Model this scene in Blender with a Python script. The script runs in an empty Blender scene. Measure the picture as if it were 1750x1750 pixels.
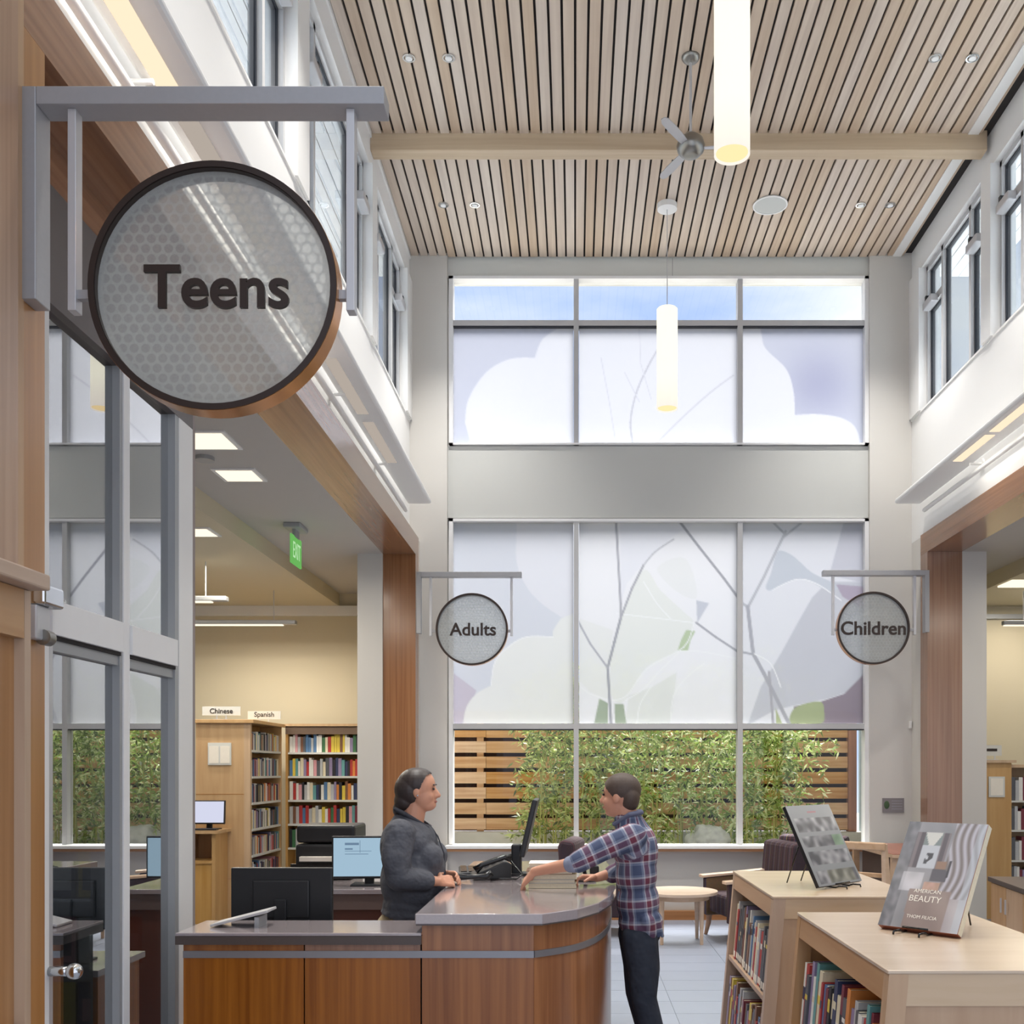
import bpy, bmesh, math, random
import numpy as np
from mathutils import Vector, Matrix, noise as mnoise
random.seed(7)
S = bpy.context.scene
COL = S.collection
PI = math.pi

# ------------------------------------------------------------------ camera, world, light, exposure
CAMZ = 1.68
cam_d = bpy.data.cameras.new('camera'); cam = bpy.data.objects.new('camera', cam_d); COL.objects.link(cam)
cam.location = (0, 0, CAMZ); cam.rotation_euler = (PI/2, 0, 0)
cam_d.sensor_fit = 'HORIZONTAL'; cam_d.sensor_width = 36; cam_d.lens = 36.0
cam_d.shift_x = (875-983)/1750; cam_d.shift_y = (1315-875)/1750
cam_d.clip_start = .05; cam_d.clip_end = 300
S.camera = cam
S.view_settings.view_transform = 'Standard'; S.view_settings.look = 'None'
S.view_settings.gamma = 1; S.view_settings.use_curve_mapping = False
S.view_settings.exposure = 1.38

def lin(c):
    return tuple(((v/255)/12.92 if v/255 <= .04045 else ((v/255+.055)/1.055)**2.4) for v in c)

world = bpy.data.worlds.new('sky'); S.world = world; world.use_nodes = True
wn = world.node_tree; wn.nodes.clear()
def N(nt, t, **kw):
    n = nt.nodes.new(t)
    for k, v in kw.items(): setattr(n, k, v)
    return n
_o = N(wn, 'ShaderNodeOutputWorld'); _b = N(wn, 'ShaderNodeBackground'); _tc = N(wn, 'ShaderNodeTexCoord')
_mp = N(wn, 'ShaderNodeMapping'); _mp.inputs['Scale'].default_value = (1.6, 1.6, 4.5)
_nz = N(wn, 'ShaderNodeTexNoise'); _nz.inputs['Scale'].default_value = 1.7; _nz.inputs['Detail'].default_value = 6
_cr = N(wn, 'ShaderNodeValToRGB')
_cr.color_ramp.elements[0].position = .34; _cr.color_ramp.elements[0].color = (*lin((160, 186, 232)), 1)
_cr.color_ramp.elements[1].position = .60; _cr.color_ramp.elements[1].color = (*lin((244, 246, 249)), 1)
wn.links.new(_tc.outputs['Generated'], _mp.inputs['Vector']); wn.links.new(_mp.outputs[0], _nz.inputs['Vector'])
wn.links.new(_nz.outputs[0], _cr.inputs[0]); wn.links.new(_cr.outputs[0], _b.inputs[0]); wn.links.new(_b.outputs[0], _o.inputs[0])
_b.inputs[1].default_value = .60

sun_d = bpy.data.lights.new('sun', 'SUN'); sun = bpy.data.objects.new('sun', sun_d); COL.objects.link(sun)
sun_d.energy = 8.0; sun_d.angle = math.radians(38); sun_d.color = (1, .97, .93)
sun.rotation_euler = Vector((-.16, -.60, -1.0)).to_track_quat('-Z', 'Y').to_euler()

# room lamps: area lights, only some of them under fittings built further down
def area(x, y, z, sx, sy, w, col=(1, .88, .70), aim=(0, 0, -1), spread=None):
    d = bpy.data.lights.new('lamp', 'AREA'); d.shape = 'RECTANGLE'; d.size = sx; d.size_y = sy; d.energy = w; d.color = col
    o = bpy.data.objects.new('lamp', d); COL.objects.link(o); o.location = (x, y, z)
    o.rotation_euler = Vector(aim).to_track_quat('-Z', 'Y').to_euler()
    return o
# adults' room ceiling panels and linear pendants
for (x, y) in ((-2.62, 7.2), (-2.62, 9.3), (-3.5, 8.2), (-3.5, 10.4), (-5.2, 8.2), (-5.2, 10.4)):
    area(x, y, 3.79, .5, .3, 9, (1, .92, .80))
for (x, y) in ((-4.1, 11.2), (-3.8, 12.4)):
    area(x, y, 3.38, 1.4, .08, 12, (1, .92, .80))
for (x, y) in ((5.2, 7.2), (5.4, 10.0), (6.6, 8.2), (5.6, 12.6), (7.4, 12.4)):
    area(x, y, 3.79, .5, .3, 9, (1, .92, .80))
# nave pendants shine downwards as well; the nearest is unseen, added for fill
for y in (10.4, 6.1, 1.8):
    d = bpy.data.lights.new('lamp', 'SPOT'); d.energy = 45; d.spot_size = 2.0; d.spot_blend = 1; d.shadow_soft_size = .03; d.color = (1, .95, .86)
    o = bpy.data.objects.new('lamp', d); COL.objects.link(o); o.location = (.934, y, 5.32)
# luminaires in the light shelves
for y in (3.7, 5.1, 6.5):
    area(-1.70, y, 4.52, .08, 1.1, 1.2, (1, .93, .84))
for y in (9.09, 8.19, 7.29, 6.39, 5.49):
    area(3.53, y, 4.52, .08, .7, 1.2, (1, .93, .84))

# the small ceiling spots; the two nearest rows are unseen, added as fill
for y in (4.0, 6.2, 8.25, 10.4):
    for x in (-1.34, -1.02, 2.90, 3.20):
        d = bpy.data.lights.new('lamp', 'SPOT'); d.energy = 90; d.spot_size = 1.5; d.spot_blend = .9; d.shadow_soft_size = .04; d.color = (1, .97, .93)
        o = bpy.data.objects.new('lamp', d); COL.objects.link(o); o.location = (x, y, 7.39)

# ------------------------------------------------------------------ node material helpers
def newmat(name):
    m = bpy.data.materials.new(name); m.use_nodes = True; nt = m.node_tree; nt.nodes.clear()
    return m, nt, N(nt, 'ShaderNodeOutputMaterial')
def principled(nt, col=None, rough=.5, metal=0, spec=.5, coat=0, coat_r=.1):
    p = N(nt, 'ShaderNodeBsdfPrincipled')
    if col is not None: p.inputs['Base Color'].default_value = (*lin(col), 1)
    p.inputs['Roughness'].default_value = rough; p.inputs['Metallic'].default_value = metal
    p.inputs['Specular IOR Level'].default_value = spec
    p.inputs['Coat Weight'].default_value = coat; p.inputs['Coat Roughness'].default_value = coat_r
    return p
def flat(name, col, rough=.5, metal=0, spec=.5, var=.06, scale=12, bump=0, bdist=.002, coat=0, coat_r=.1, objvar=0):
    """plain paint, metal or plastic with a little procedural mottling"""
    m, nt, o = newmat(name); p = principled(nt, col, rough, metal, spec, coat, coat_r)
    tc = N(nt, 'ShaderNodeTexCoord'); nz = N(nt, 'ShaderNodeTexNoise'); nz.inputs['Scale'].default_value = scale; nz.inputs['Detail'].default_value = 3
    nt.links.new(tc.outputs['Object'], nz.inputs['Vector'])
    mr = N(nt, 'ShaderNodeMapRange'); mr.inputs[3].default_value = 1-var; mr.inputs[4].default_value = 1+var
    nt.links.new(nz.outputs[0], mr.inputs[0])
    hs = N(nt, 'ShaderNodeHueSaturation'); hs.inputs['Color'].default_value = (*lin(col), 1)
    val = mr.outputs[0]
    if objvar:
        oi = N(nt, 'ShaderNodeObjectInfo'); m2 = N(nt, 'ShaderNodeMapRange'); m2.inputs[3].default_value = 1-objvar; m2.inputs[4].default_value = 1+objvar
        nt.links.new(oi.outputs['Random'], m2.inputs[0]); mu = N(nt, 'ShaderNodeMath', operation='MULTIPLY')
        nt.links.new(mr.outputs[0], mu.inputs[0]); nt.links.new(m2.outputs[0], mu.inputs[1]); val = mu.outputs[0]
    nt.links.new(val, hs.inputs['Value']); nt.links.new(hs.outputs[0], p.inputs['Base Color'])
    if bump:
        b = N(nt, 'ShaderNodeBump'); b.inputs['Strength'].default_value = bump; b.inputs['Distance'].default_value = bdist
        nt.links.new(nz.outputs[0], b.inputs['Height']); nt.links.new(b.outputs[0], p.inputs['Normal'])
    nt.links.new(p.outputs[0], o.inputs[0]); return m
def wood(name, a, b, axis='Z', rough=.35, coat=.0, freq=28, along=1.2, objvar=.06, spec=.5, knots=False):
    """straight-grained timber, the grain running along axis"""
    m, nt, o = newmat(name); p = principled(nt, a, rough, 0, spec, coat, .30 if coat > .8 else .18)
    tc = N(nt, 'ShaderNodeTexCoord'); mp = N(nt, 'ShaderNodeMapping')
    s = [freq]*3; s['XYZ'.index(axis)] = along; mp.inputs['Scale'].default_value = s
    oi = N(nt, 'ShaderNodeObjectInfo'); ml = N(nt, 'ShaderNodeMath', operation='MULTIPLY'); ml.inputs[1].default_value = 37
    nt.links.new(oi.outputs['Random'], ml.inputs[0]); nt.links.new(ml.outputs[0], mp.inputs['Location'])
    nt.links.new(tc.outputs['Object'], mp.inputs['Vector'])
    nz = N(nt, 'ShaderNodeTexNoise'); nz.inputs['Scale'].default_value = 1; nz.inputs['Detail'].default_value = 5; nz.inputs['Distortion'].default_value = .4
    nt.links.new(mp.outputs[0], nz.inputs['Vector'])
    cr = N(nt, 'ShaderNodeValToRGB'); cr.color_ramp.elements[0].position = .32; cr.color_ramp.elements[1].position = .68
    cr.color_ramp.elements[0].color = (*lin(b), 1); cr.color_ramp.elements[1].color = (*lin(a), 1)
    nt.links.new(nz.outputs[0], cr.inputs[0])
    hs = N(nt, 'ShaderNodeHueSaturation'); mr = N(nt, 'ShaderNodeMapRange'); mr.inputs[3].default_value = 1-objvar; mr.inputs[4].default_value = 1+objvar
    nt.links.new(oi.outputs['Random'], mr.inputs[0]); nt.links.new(mr.outputs[0], hs.inputs['Value']); nt.links.new(cr.outputs[0], hs.inputs['Color'])
    mr2 = N(nt, 'ShaderNodeMapRange'); mr2.inputs[3].default_value = 1.25; mr2.inputs[4].default_value = .75
    nt.links.new(oi.outputs['Random'], mr2.inputs[0]); nt.links.new(mr2.outputs[0], hs.inputs['Saturation'])
    nt.links.new(hs.outputs[0], p.inputs['Base Color'])
    nt.links.new(p.outputs[0], o.inputs[0]); return m
def emis(name, col, s):
    m, nt, o = newmat(name); e = N(nt, 'ShaderNodeEmission'); e.inputs[0].default_value = (*lin(col), 1); e.inputs[1].default_value = s
    nt.links.new(e.outputs[0], o.inputs[0]); return m
def glassmat(name, tint=(235, 240, 240), refl=1.0, base=.03, rough=.0):
    """thin architectural pane: clear transmission plus a Fresnel mirror"""
    m, nt, o = newmat(name)
    t = N(nt, 'ShaderNodeBsdfTransparent'); t.inputs[0].default_value = (*lin(tint), 1)
    g = N(nt, 'ShaderNodeBsdfGlossy'); g.inputs['Roughness'].default_value = rough
    ge = N(nt, 'ShaderNodeNewGeometry'); dp = N(nt, 'ShaderNodeVectorMath', operation='DOT_PRODUCT')
    nt.links.new(ge.outputs['Incoming'], dp.inputs[0]); nt.links.new(ge.outputs['Normal'], dp.inputs[1])
    ab = N(nt, 'ShaderNodeMath', operation='ABSOLUTE'); nt.links.new(dp.outputs['Value'], ab.inputs[0])
    om = N(nt, 'ShaderNodeMath', operation='SUBTRACT', use_clamp=True); om.inputs[0].default_value = 1; nt.links.new(ab.outputs[0], om.inputs[1])
    pw = N(nt, 'ShaderNodeMath', operation='POWER'); pw.inputs[1].default_value = 5; nt.links.new(om.outputs[0], pw.inputs[0])
    lw = N(nt, 'ShaderNodeMath', operation='MULTIPLY_ADD'); lw.inputs[1].default_value = .96; lw.inputs[2].default_value = .04; nt.links.new(pw.outputs[0], lw.inputs[0])
    ma = N(nt, 'ShaderNodeMath', operation='MULTIPLY_ADD', use_clamp=True); ma.inputs[1].default_value = refl; ma.inputs[2].default_value = base
    nt.links.new(lw.outputs[0], ma.inputs[0]); mx = N(nt, 'ShaderNodeMixShader')
    nt.links.new(ma.outputs[0], mx.inputs[0]); nt.links.new(t.outputs[0], mx.inputs[1]); nt.links.new(g.outputs[0], mx.inputs[2])
    nt.links.new(mx.outputs[0], o.inputs[0]); return m

M = {}
M['white'] = flat('white_paint', (232, 232, 230), .55, var=.015, scale=2)
M['offwhite'] = flat('pale_grey_paint', (206, 207, 202), .6, var=.015, scale=2)
M['pier'] = flat('warm_white_paint', (206, 203, 197), .6, var=.015, scale=2)
M['spandrel'] = flat('spandrel_paint', (196, 197, 193), .6, var=.015, scale=2)
M['cream'] = flat('cream_paint', (204, 194, 168), .7, var=.02, scale=2)
M['ceil_side'] = flat('side_ceiling_paint', (186, 182, 176), .7, var=.02, scale=3)
M['frame'] = flat('anodised_frame', (192, 192, 192), .45, metal=.1, var=.02)
M['frame_white'] = flat('white_frame', (232, 232, 232), .5, var=.02)
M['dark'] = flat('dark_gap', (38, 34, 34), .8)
M['gasket'] = flat('black_gasket', (46, 48, 54), .6)
M['greyprof'] = flat('grey_aluminium', (164, 166, 168), .45, metal=.2, var=.02)
M['alu'] = flat('brushed_aluminium', (170, 170, 172), .42, metal=.35, var=.05, scale=60)
M['alu_light'] = flat('silver_metal', (198, 198, 200), .38, metal=.4, var=.03)
M['chrome'] = flat('chrome', (210, 212, 214), .12, metal=1, var=.01)
M['steel'] = flat('brushed_nickel', (150, 148, 142), .3, metal=.9, var=.03)
M['bronze'] = flat('dark_bronze', (58, 48, 44), .35, metal=.5, var=.06)
M['copper'] = flat('copper_edge', (190, 130, 70), .25, metal=.8, var=.1)
M['black'] = flat('black_plastic', (30, 31, 34), .42, var=.1)
M['blackgloss'] = flat('glossy_black', (18, 18, 20), .2, var=.1)
M['slat'] = wood('pale_ceiling_slat', (204, 187, 168), (188, 169, 151), 'Y', .5, freq=22, along=.7, objvar=.07)
M['beam'] = wood('pale_beam_wood', (204, 188, 166), (190, 172, 150), 'X', .5, freq=20, along=.8)
M['portal'] = wood('cherry_laminate_vertical', (160, 116, 84), (136, 94, 66), 'Z', .26, coat=.5, freq=30, along=.6, objvar=.04)
M['portal_y'] = wood('cherry_laminate_long', (160, 116, 84), (136, 94, 66), 'Y', .26, coat=.5, freq=30, along=.6, objvar=.04)
M['wallwood'] = wood('maple_laminate_vertical', (184, 144, 108), (164, 124, 90), 'Z', .32, coat=.3, freq=26, along=.6, objvar=.04)
M['counter'] = wood('counter_cherry', (170, 112, 68), (134, 82, 48), 'Z', .3, coat=.25, freq=34, along=.9, objvar=.05)
M['maple'] = wood('maple_vertical', (192, 160, 128), (178, 144, 112), 'Z', .42, freq=14, along=1.2, objvar=.03)
M['maple_top'] = wood('maple_top', (208, 186, 160), (196, 172, 144), 'X', .24, coat=.9, freq=12, along=1.5, objvar=.02)
M['maple_y'] = wood('maple_long', (188, 156, 126), (174, 140, 110), 'Y', .42, freq=14, along=1.2, objvar=.03)
M['shelfwood'] = wood('honey_maple', (198, 164, 120), (184, 148, 104), 'Z', .45, freq=14, along=1.2, objvar=.03)
M['table'] = wood('table_maple', (204, 176, 150), (188, 158, 130), 'X', .35, freq=14)
M['base'] = wood('baseboard_wood', (176, 128, 86), (156, 108, 70), 'X', .4)
M['cedar'] = wood('cedar_board', (224, 184, 142), (194, 146, 102), 'X', .7, freq=18, along=1.0, objvar=.14)
M['cedar_post'] = wood('cedar_post', (168, 104, 68), (140, 84, 54), 'Z', .7, freq=18, along=1.0)
M['fenceback'] = flat('dark_fence_back', (62, 38, 30), .9)
M['counter_top'] = flat('grey_brown_quartz', (162, 152, 154), .14, spec=.7, var=.08, scale=90, coat=.8)
M['counter_edge'] = flat('dark_stone_edge', (84, 74, 70), .3, var=.1, scale=80)
M['rail'] = flat('metal_inlay', (150, 150, 154), .35, metal=.6)
M['tile'] = flat('pale_grey_floor_tile', (142, 150, 166), .34, var=.05, scale=5, objvar=.03)
M['grout'] = flat('floor_grout', (118, 124, 134), .7)
M['concrete'] = flat('garden_wall_concrete', (206, 203, 196), .9, var=.12, scale=6, bump=.3)
M['ground'] = flat('garden_ground', (170, 165, 155), 1, var=.2, scale=3)
M['rock'] = flat('pale_boulder', (186, 186, 176), .9, var=.35, scale=14, bump=.8)
M['roof'] = flat('white_roof_membrane', (228, 229, 230), .8)
M['eave'] = flat('eave_white', (232, 233, 234), .7)
M['glass'] = glassmat('window_glass', (243, 244, 244), .45, .0)
M['glass_hi'] = glassmat('clerestory_glass', (226, 231, 234), 1.0, .02)
M['glass_door'] = glassmat('storefront_glass', (196, 200, 200), 4.5, .14)
M['panel_lit'] = emis('lit_diffuser', (255, 232, 200), .42)
M['panel_dim'] = emis('dim_diffuser', (232, 218, 204), .22)
M['troffer'] = emis('troffer_diffuser', (255, 240, 214), .5)
M['exit'] = emis('exit_green', (120, 200, 104), .30)
M['exit_letters'] = emis('exit_letters', (190, 235, 180), .36)
M['screen_blue'] = emis('screen_blue', (158, 186, 205), .40)
M['screen_white'] = emis('screen_pale', (205, 208, 228), .42)
M['screen_ink'] = emis('screen_ink', (110, 135, 160), .36)
M['paper'] = flat('paper', (232, 226, 214), .8, var=.04, scale=30)
M['pages'] = flat('page_block', (228, 220, 196), .8, var=.12, scale=120)
M['skin_w'] = flat('tan_skin', (206, 150, 122), .5, var=.05, scale=20)
M['skin_m'] = flat('light_skin', (200, 146, 120), .5, var=.06, scale=20)
M['hair'] = flat('dark_brown_hair', (52, 42, 40), .45, var=.3, scale=90)
M['hair_m'] = flat('short_brown_hair', (74, 60, 52), .6, var=.3, scale=160)
M['shirt_w'] = flat('charcoal_cloth', (78, 80, 88), .8, var=.10, scale=9, bump=1, bdist=.035)
M['khaki'] = flat('khaki_cloth', (168, 152, 122), .85, var=.08, scale=14)
M['jeans'] = flat('dark_navy_denim', (44, 50, 62), .85, var=.2, scale=6, bump=1, bdist=.04)
M['shoe'] = flat('brown_shoe', (66, 50, 42), .5)
M['eye'] = flat('eye_dark', (40, 32, 30), .3)
M['lip'] = flat('lip', (170, 104, 92), .5)
M['white_shirt'] = flat('white_undershirt', (225, 225, 225), .8)
M['seat_dark'] = flat('dark_seat', (84, 66, 60), .7)
M['speaker'] = flat('speaker_grille', (196, 198, 194), .6, var=.05, scale=300)
M['greyplate'] = flat('grey_plaque', (128, 122, 124), .5)
M['badge_green'] = flat('plaque_green', (60, 84, 52), .5)
M['teen_wall'] = flat('teen_room_wall', (150, 140, 136), .8)

def pend_mat():
    m, nt, o = newmat('pendant_glow'); tc = N(nt, 'ShaderNodeTexCoord'); sp = N(nt, 'ShaderNodeSeparateXYZ')
    nt.links.new(tc.outputs['Object'], sp.inputs[0]); cr = N(nt, 'ShaderNodeValToRGB')
    cr.color_ramp.elements[0].position = 0; cr.color_ramp.elements[0].color = (*lin((236, 226, 214)), 1)
    cr.color_ramp.elements[1].position = .3; cr.color_ramp.elements[1].color = (*lin((255, 250, 228)), 1)
    nt.links.new(sp.outputs['Z'], cr.inputs[0]); e = N(nt, 'ShaderNodeEmission'); e.inputs[1].default_value = .41
    nt.links.new(cr.outputs[0], e.inputs[0])
    d = N(nt, 'ShaderNodeBsdfDiffuse'); d.inputs[0].default_value = (.25, .25, .24, 1); ad = N(nt, 'ShaderNodeAddShader')
    nt.links.new(e.outputs[0], ad.inputs[0]); nt.links.new(d.outputs[0], ad.inputs[1]); nt.links.new(ad.outputs[0], o.inputs[0]); return m
M['pendant'] = pend_mat()
M['pendant_in'] = emis('pendant_inner', (255, 226, 170), .45)

def film_mat():
    """printed window film: the print is a colour attribute, daylight shines through it"""
    m, nt, o = newmat('printed_film'); at = N(nt, 'ShaderNodeAttribute', attribute_name='print')
    t = N(nt, 'ShaderNodeBsdfTranslucent'); d = N(nt, 'ShaderNodeBsdfDiffuse'); g = N(nt, 'ShaderNodeBsdfTransparent')
    sc_ = N(nt, 'ShaderNodeMix', data_type='RGBA', blend_type='MULTIPLY'); sc_.inputs[0].default_value = 1; sc_.inputs[7].default_value = (.455, .450, .452, 1)
    nt.links.new(at.outputs['Color'], sc_.inputs[6])
    for n in (t, d, g): nt.links.new(sc_.outputs[2], n.inputs[0])
    m1 = N(nt, 'ShaderNodeMixShader'); m1.inputs[0].default_value = .22; nt.links.new(t.outputs[0], m1.inputs[1]); nt.links.new(d.outputs[0], m1.inputs[2])
    m2 = N(nt, 'ShaderNodeMixShader'); m2.inputs[0].default_value = .12; nt.links.new(m1.outputs[0], m2.inputs[1]); nt.links.new(g.outputs[0], m2.inputs[2])
    nt.links.new(m2.outputs[0], o.inputs[0]); return m
M['film'] = film_mat()
def print_mat():
    m, nt, o = newmat('printed_cover'); at = N(nt, 'ShaderNodeAttribute', attribute_name='print')
    p = principled(nt, (128, 128, 128), .3, 0, .5, .3); nt.links.new(at.outputs['Color'], p.inputs['Base Color'])
    nt.links.new(p.outputs[0], o.inputs[0]); return m
M['cover_print'] = print_mat()

def disc_mat():
    """frosted sign disc with a honeycomb of clearer dots"""
    m, nt, o = newmat('frosted_honeycomb'); tc = N(nt, 'ShaderNodeTexCoord'); sp = N(nt, 'ShaderNodeSeparateXYZ')
    nt.links.new(tc.outputs['Object'], sp.inputs[0])
    def mth(op, a, b=None, c=None):
        n = N(nt, 'ShaderNodeMath', operation=op)
        for i, v in enumerate((a, b, c)):
            if v is None: continue
            if isinstance(v, (int, float)): n.inputs[i].default_value = v
            else: nt.links.new(v, n.inputs[i])
        return n.outputs[0]
    P = .036; Q = P*math.sqrt(3)
    def dist(ox, oz):
        x = mth('SUBTRACT', mth('FLOORED_MODULO', mth('ADD', sp.outputs['X'], 5*P+ox), P), P/2)
        z = mth('SUBTRACT', mth('FLOORED_MODULO', mth('ADD', sp.outputs['Z'], 5*Q+oz), Q), Q/2)
        return mth('SQRT', mth('ADD', mth('MULTIPLY', x, x), mth('MULTIPLY', z, z)))
    d = mth('MINIMUM', dist(0, 0), dist(P/2, Q/2))
    mr = N(nt, 'ShaderNodeMapRange'); mr.inputs[1].default_value = .0155; mr.inputs[2].default_value = .0125
    nt.links.new(d, mr.inputs[0])
    r = mth('SQRT', mth('ADD', mth('MULTIPLY', sp.outputs['X'], sp.outputs['X']), mth('MULTIPLY', sp.outputs['Z'], sp.outputs['Z'])))
    rr = N(nt, 'ShaderNodeMapRange'); rr.inputs[1].default_value = .352; rr.inputs[2].default_value = .345; nt.links.new(r, rr.inputs[0])
    dots = mth('MULTIPLY', mr.outputs[0], rr.outputs[0])
    fac = mth('MULTIPLY_ADD', dots, .19, .21)
    nz = N(nt, 'ShaderNodeTexNoise'); nz.inputs['Scale'].default_value = 120
    nt.links.new(tc.outputs['Object'], nz.inputs['Vector']); cr = N(nt, 'ShaderNodeValToRGB')
    cr.color_ramp.elements[0].color = (*lin((172, 176, 176)), 1); cr.color_ramp.elements[1].color = (*lin((198, 202, 201)), 1)
    nt.links.new(nz.outputs[0], cr.inputs[0])
    df = N(nt, 'ShaderNodeBsdfDiffuse'); tl = N(nt, 'ShaderNodeBsdfTranslucent'); tr = N(nt, 'ShaderNodeBsdfTransparent')
    nt.links.new(cr.outputs[0], df.inputs[0]); nt.links.new(cr.outputs[0], tl.inputs[0])
    tr.inputs[0].default_value = (.93, .95, .94, 1)
    a = N(nt, 'ShaderNodeMixShader'); a.inputs[0].default_value = .5; nt.links.new(df.outputs[0], a.inputs[1]); nt.links.new(tl.outputs[0], a.inputs[2])
    b = N(nt, 'ShaderNodeMixShader'); nt.links.new(fac, b.inputs[0]); nt.links.new(a.outputs[0], b.inputs[1]); nt.links.new(tr.outputs[0], b.inputs[2])
    nt.links.new(b.outputs[0], o.inputs[0]); return m
M['disc'] = disc_mat()

def ramp_attr(nt, src, stops, interp='CONSTANT'):
    cr = N(nt, 'ShaderNodeValToRGB'); cr.color_ramp.interpolation = interp
    while len(cr.color_ramp.elements) < len(stops): cr.color_ramp.elements.new(.5)
    for e, (p, c) in zip(cr.color_ramp.elements, stops): e.position = p; e.color = (*lin(c), 1)
    nt.links.new(src, cr.inputs[0]); return cr.outputs[0]
def plaid_mat():
    m, nt, o = newmat('plaid_flannel'); at = N(nt, 'ShaderNodeAttribute', attribute_name='plaid'); sp = N(nt, 'ShaderNodeSeparateXYZ')
    nt.links.new(at.outputs['Vector'], sp.inputs[0])
    def fr(src, per):
        a = N(nt, 'ShaderNodeMath', operation='MULTIPLY'); a.inputs[1].default_value = 1/per; nt.links.new(src, a.inputs[0])
        b = N(nt, 'ShaderNodeMath', operation='FRACT'); nt.links.new(a.outputs[0], b.inputs[0]); return b.outputs[0]
    navy, wine, wht, slate = (70, 80, 108), (116, 56, 74), (196, 194, 200), (124, 134, 156)
    st = [(0, navy), (.27, slate), (.36, wht), (.44, wine), (.70, wht), (.76, slate), (.86, navy)]
    c1 = ramp_attr(nt, fr(sp.outputs['X'], .105), st); c2 = ramp_attr(nt, fr(sp.outputs['Y'], .115), st)
    mx = N(nt, 'ShaderNodeMix', data_type='RGBA'); mx.inputs[0].default_value = .5
    nt.links.new(c1, mx.inputs[6]); nt.links.new(c2, mx.inputs[7])
    p = principled(nt, (128, 128, 128), .85); nt.links.new(mx.outputs[2], p.inputs['Base Color']); nt.links.new(p.outputs[0], o.inputs[0]); return m
M['plaid'] = plaid_mat()
def stripe_fabric():
    m, nt, o = newmat('striped_upholstery'); tc = N(nt, 'ShaderNodeTexCoord'); sp = N(nt, 'ShaderNodeSeparateXYZ'); nt.links.new(tc.outputs['Object'], sp.inputs[0])
    a = N(nt, 'ShaderNodeMath', operation='MULTIPLY'); a.inputs[1].default_value = 8.5; nt.links.new(sp.outputs['Y'], a.inputs[0])
    b = N(nt, 'ShaderNodeMath', operation='FRACT'); nt.links.new(a.outputs[0], b.inputs[0])
    c = ramp_attr(nt, b.outputs[0], [(0, (58, 44, 52)), (.3, (92, 62, 74)), (.42, (60, 58, 84)), (.55, (120, 96, 70)), (.63, (62, 46, 54)), (.85, (88, 52, 60))])
    nz = N(nt, 'ShaderNodeTexNoise'); nz.inputs['Scale'].default_value = 60; nt.links.new(tc.outputs['Object'], nz.inputs['Vector'])
    mx = N(nt, 'ShaderNodeMix', data_type='RGBA', blend_type='MULTIPLY'); mx.inputs[0].default_value = .5
    nt.links.new(c, mx.inputs[6]); nt.links.new(nz.outputs[1], mx.inputs[7])
    p = principled(nt, (80, 60, 60), .9); nt.links.new(mx.outputs[2], p.inputs['Base Color']); nt.links.new(p.outputs[0], o.inputs[0]); return m
M['stripes'] = stripe_fabric()
def leaf_mat(name, c1, c2):
    m, nt, o = newmat(name); g = N(nt, 'ShaderNodeNewGeometry'); cr = N(nt, 'ShaderNodeValToRGB')
    cr.color_ramp.elements.new(.55)
    for e, c in zip(cr.color_ramp.elements, (tuple(v*.52 for v in c1), c1, c2)): e.color = (*lin(c), 1)
    nt.links.new(g.outputs['Random Per Island'], cr.inputs[0])
    d = N(nt, 'ShaderNodeBsdfDiffuse'); t = N(nt, 'ShaderNodeBsdfTranslucent'); gl = N(nt, 'ShaderNodeBsdfGlossy'); gl.inputs['Roughness'].default_value = .35
    nt.links.new(cr.outputs[0], d.inputs[0]); nt.links.new(cr.outputs[0], t.inputs[0])
    a = N(nt, 'ShaderNodeMixShader'); a.inputs[0].default_value = .5; nt.links.new(d.outputs[0], a.inputs[1]); nt.links.new(t.outputs[0], a.inputs[2])
    b = N(nt, 'ShaderNodeMixShader'); b.inputs[0].default_value = .07; nt.links.new(a.outputs[0], b.inputs[1]); nt.links.new(gl.outputs[0], b.inputs[2])
    nt.links.new(b.outputs[0], o.inputs[0]); return m
M['leaf_a'] = leaf_mat('bamboo_leaf_soft', (150, 170, 84), (214, 222, 150))
M['leaf_b'] = leaf_mat('bamboo_leaf_bright', (152, 180, 76), (246, 248, 200))
M['culm'] = flat('bamboo_culm', (168, 168, 92), .5)

# ------------------------------------------------------------------ mesh helpers
def box(bm, x0, x1, y0, y1, z0, z1):
    v = [bm.verts.new(p) for p in ((x0,y0,z0),(x1,y0,z0),(x1,y1,z0),(x0,y1,z0),(x0,y0,z1),(x1,y0,z1),(x1,y1,z1),(x0,y1,z1))]
    for f in ((0,3,2,1),(4,5,6,7),(0,1,5,4),(1,2,6,5),(2,3,7,6),(3,0,4,7)): bm.faces.new([v[i] for i in f])
    return v
def obox(bm, c, ax, ay, az, hx, hy, hz):
    c, ax, ay, az = map(Vector, (c, ax, ay, az)); v = []
    for sz in (-1, 1):
        for sx, sy in ((-1,-1),(1,-1),(1,1),(-1,1)): v.append(bm.verts.new(c+ax*hx*sx+ay*hy*sy+az*hz*sz))
    for f in ((0,3,2,1),(4,5,6,7),(0,1,5,4),(1,2,6,5),(2,3,7,6),(3,0,4,7)): bm.faces.new([v[i] for i in f])
def basis(d):
    d = d.normalized(); u = Vector((0, 0, 1)) if abs(d.z) < .9 else Vector((1, 0, 0))
    a = d.cross(u).normalized(); return a, a.cross(d).normalized()
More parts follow.
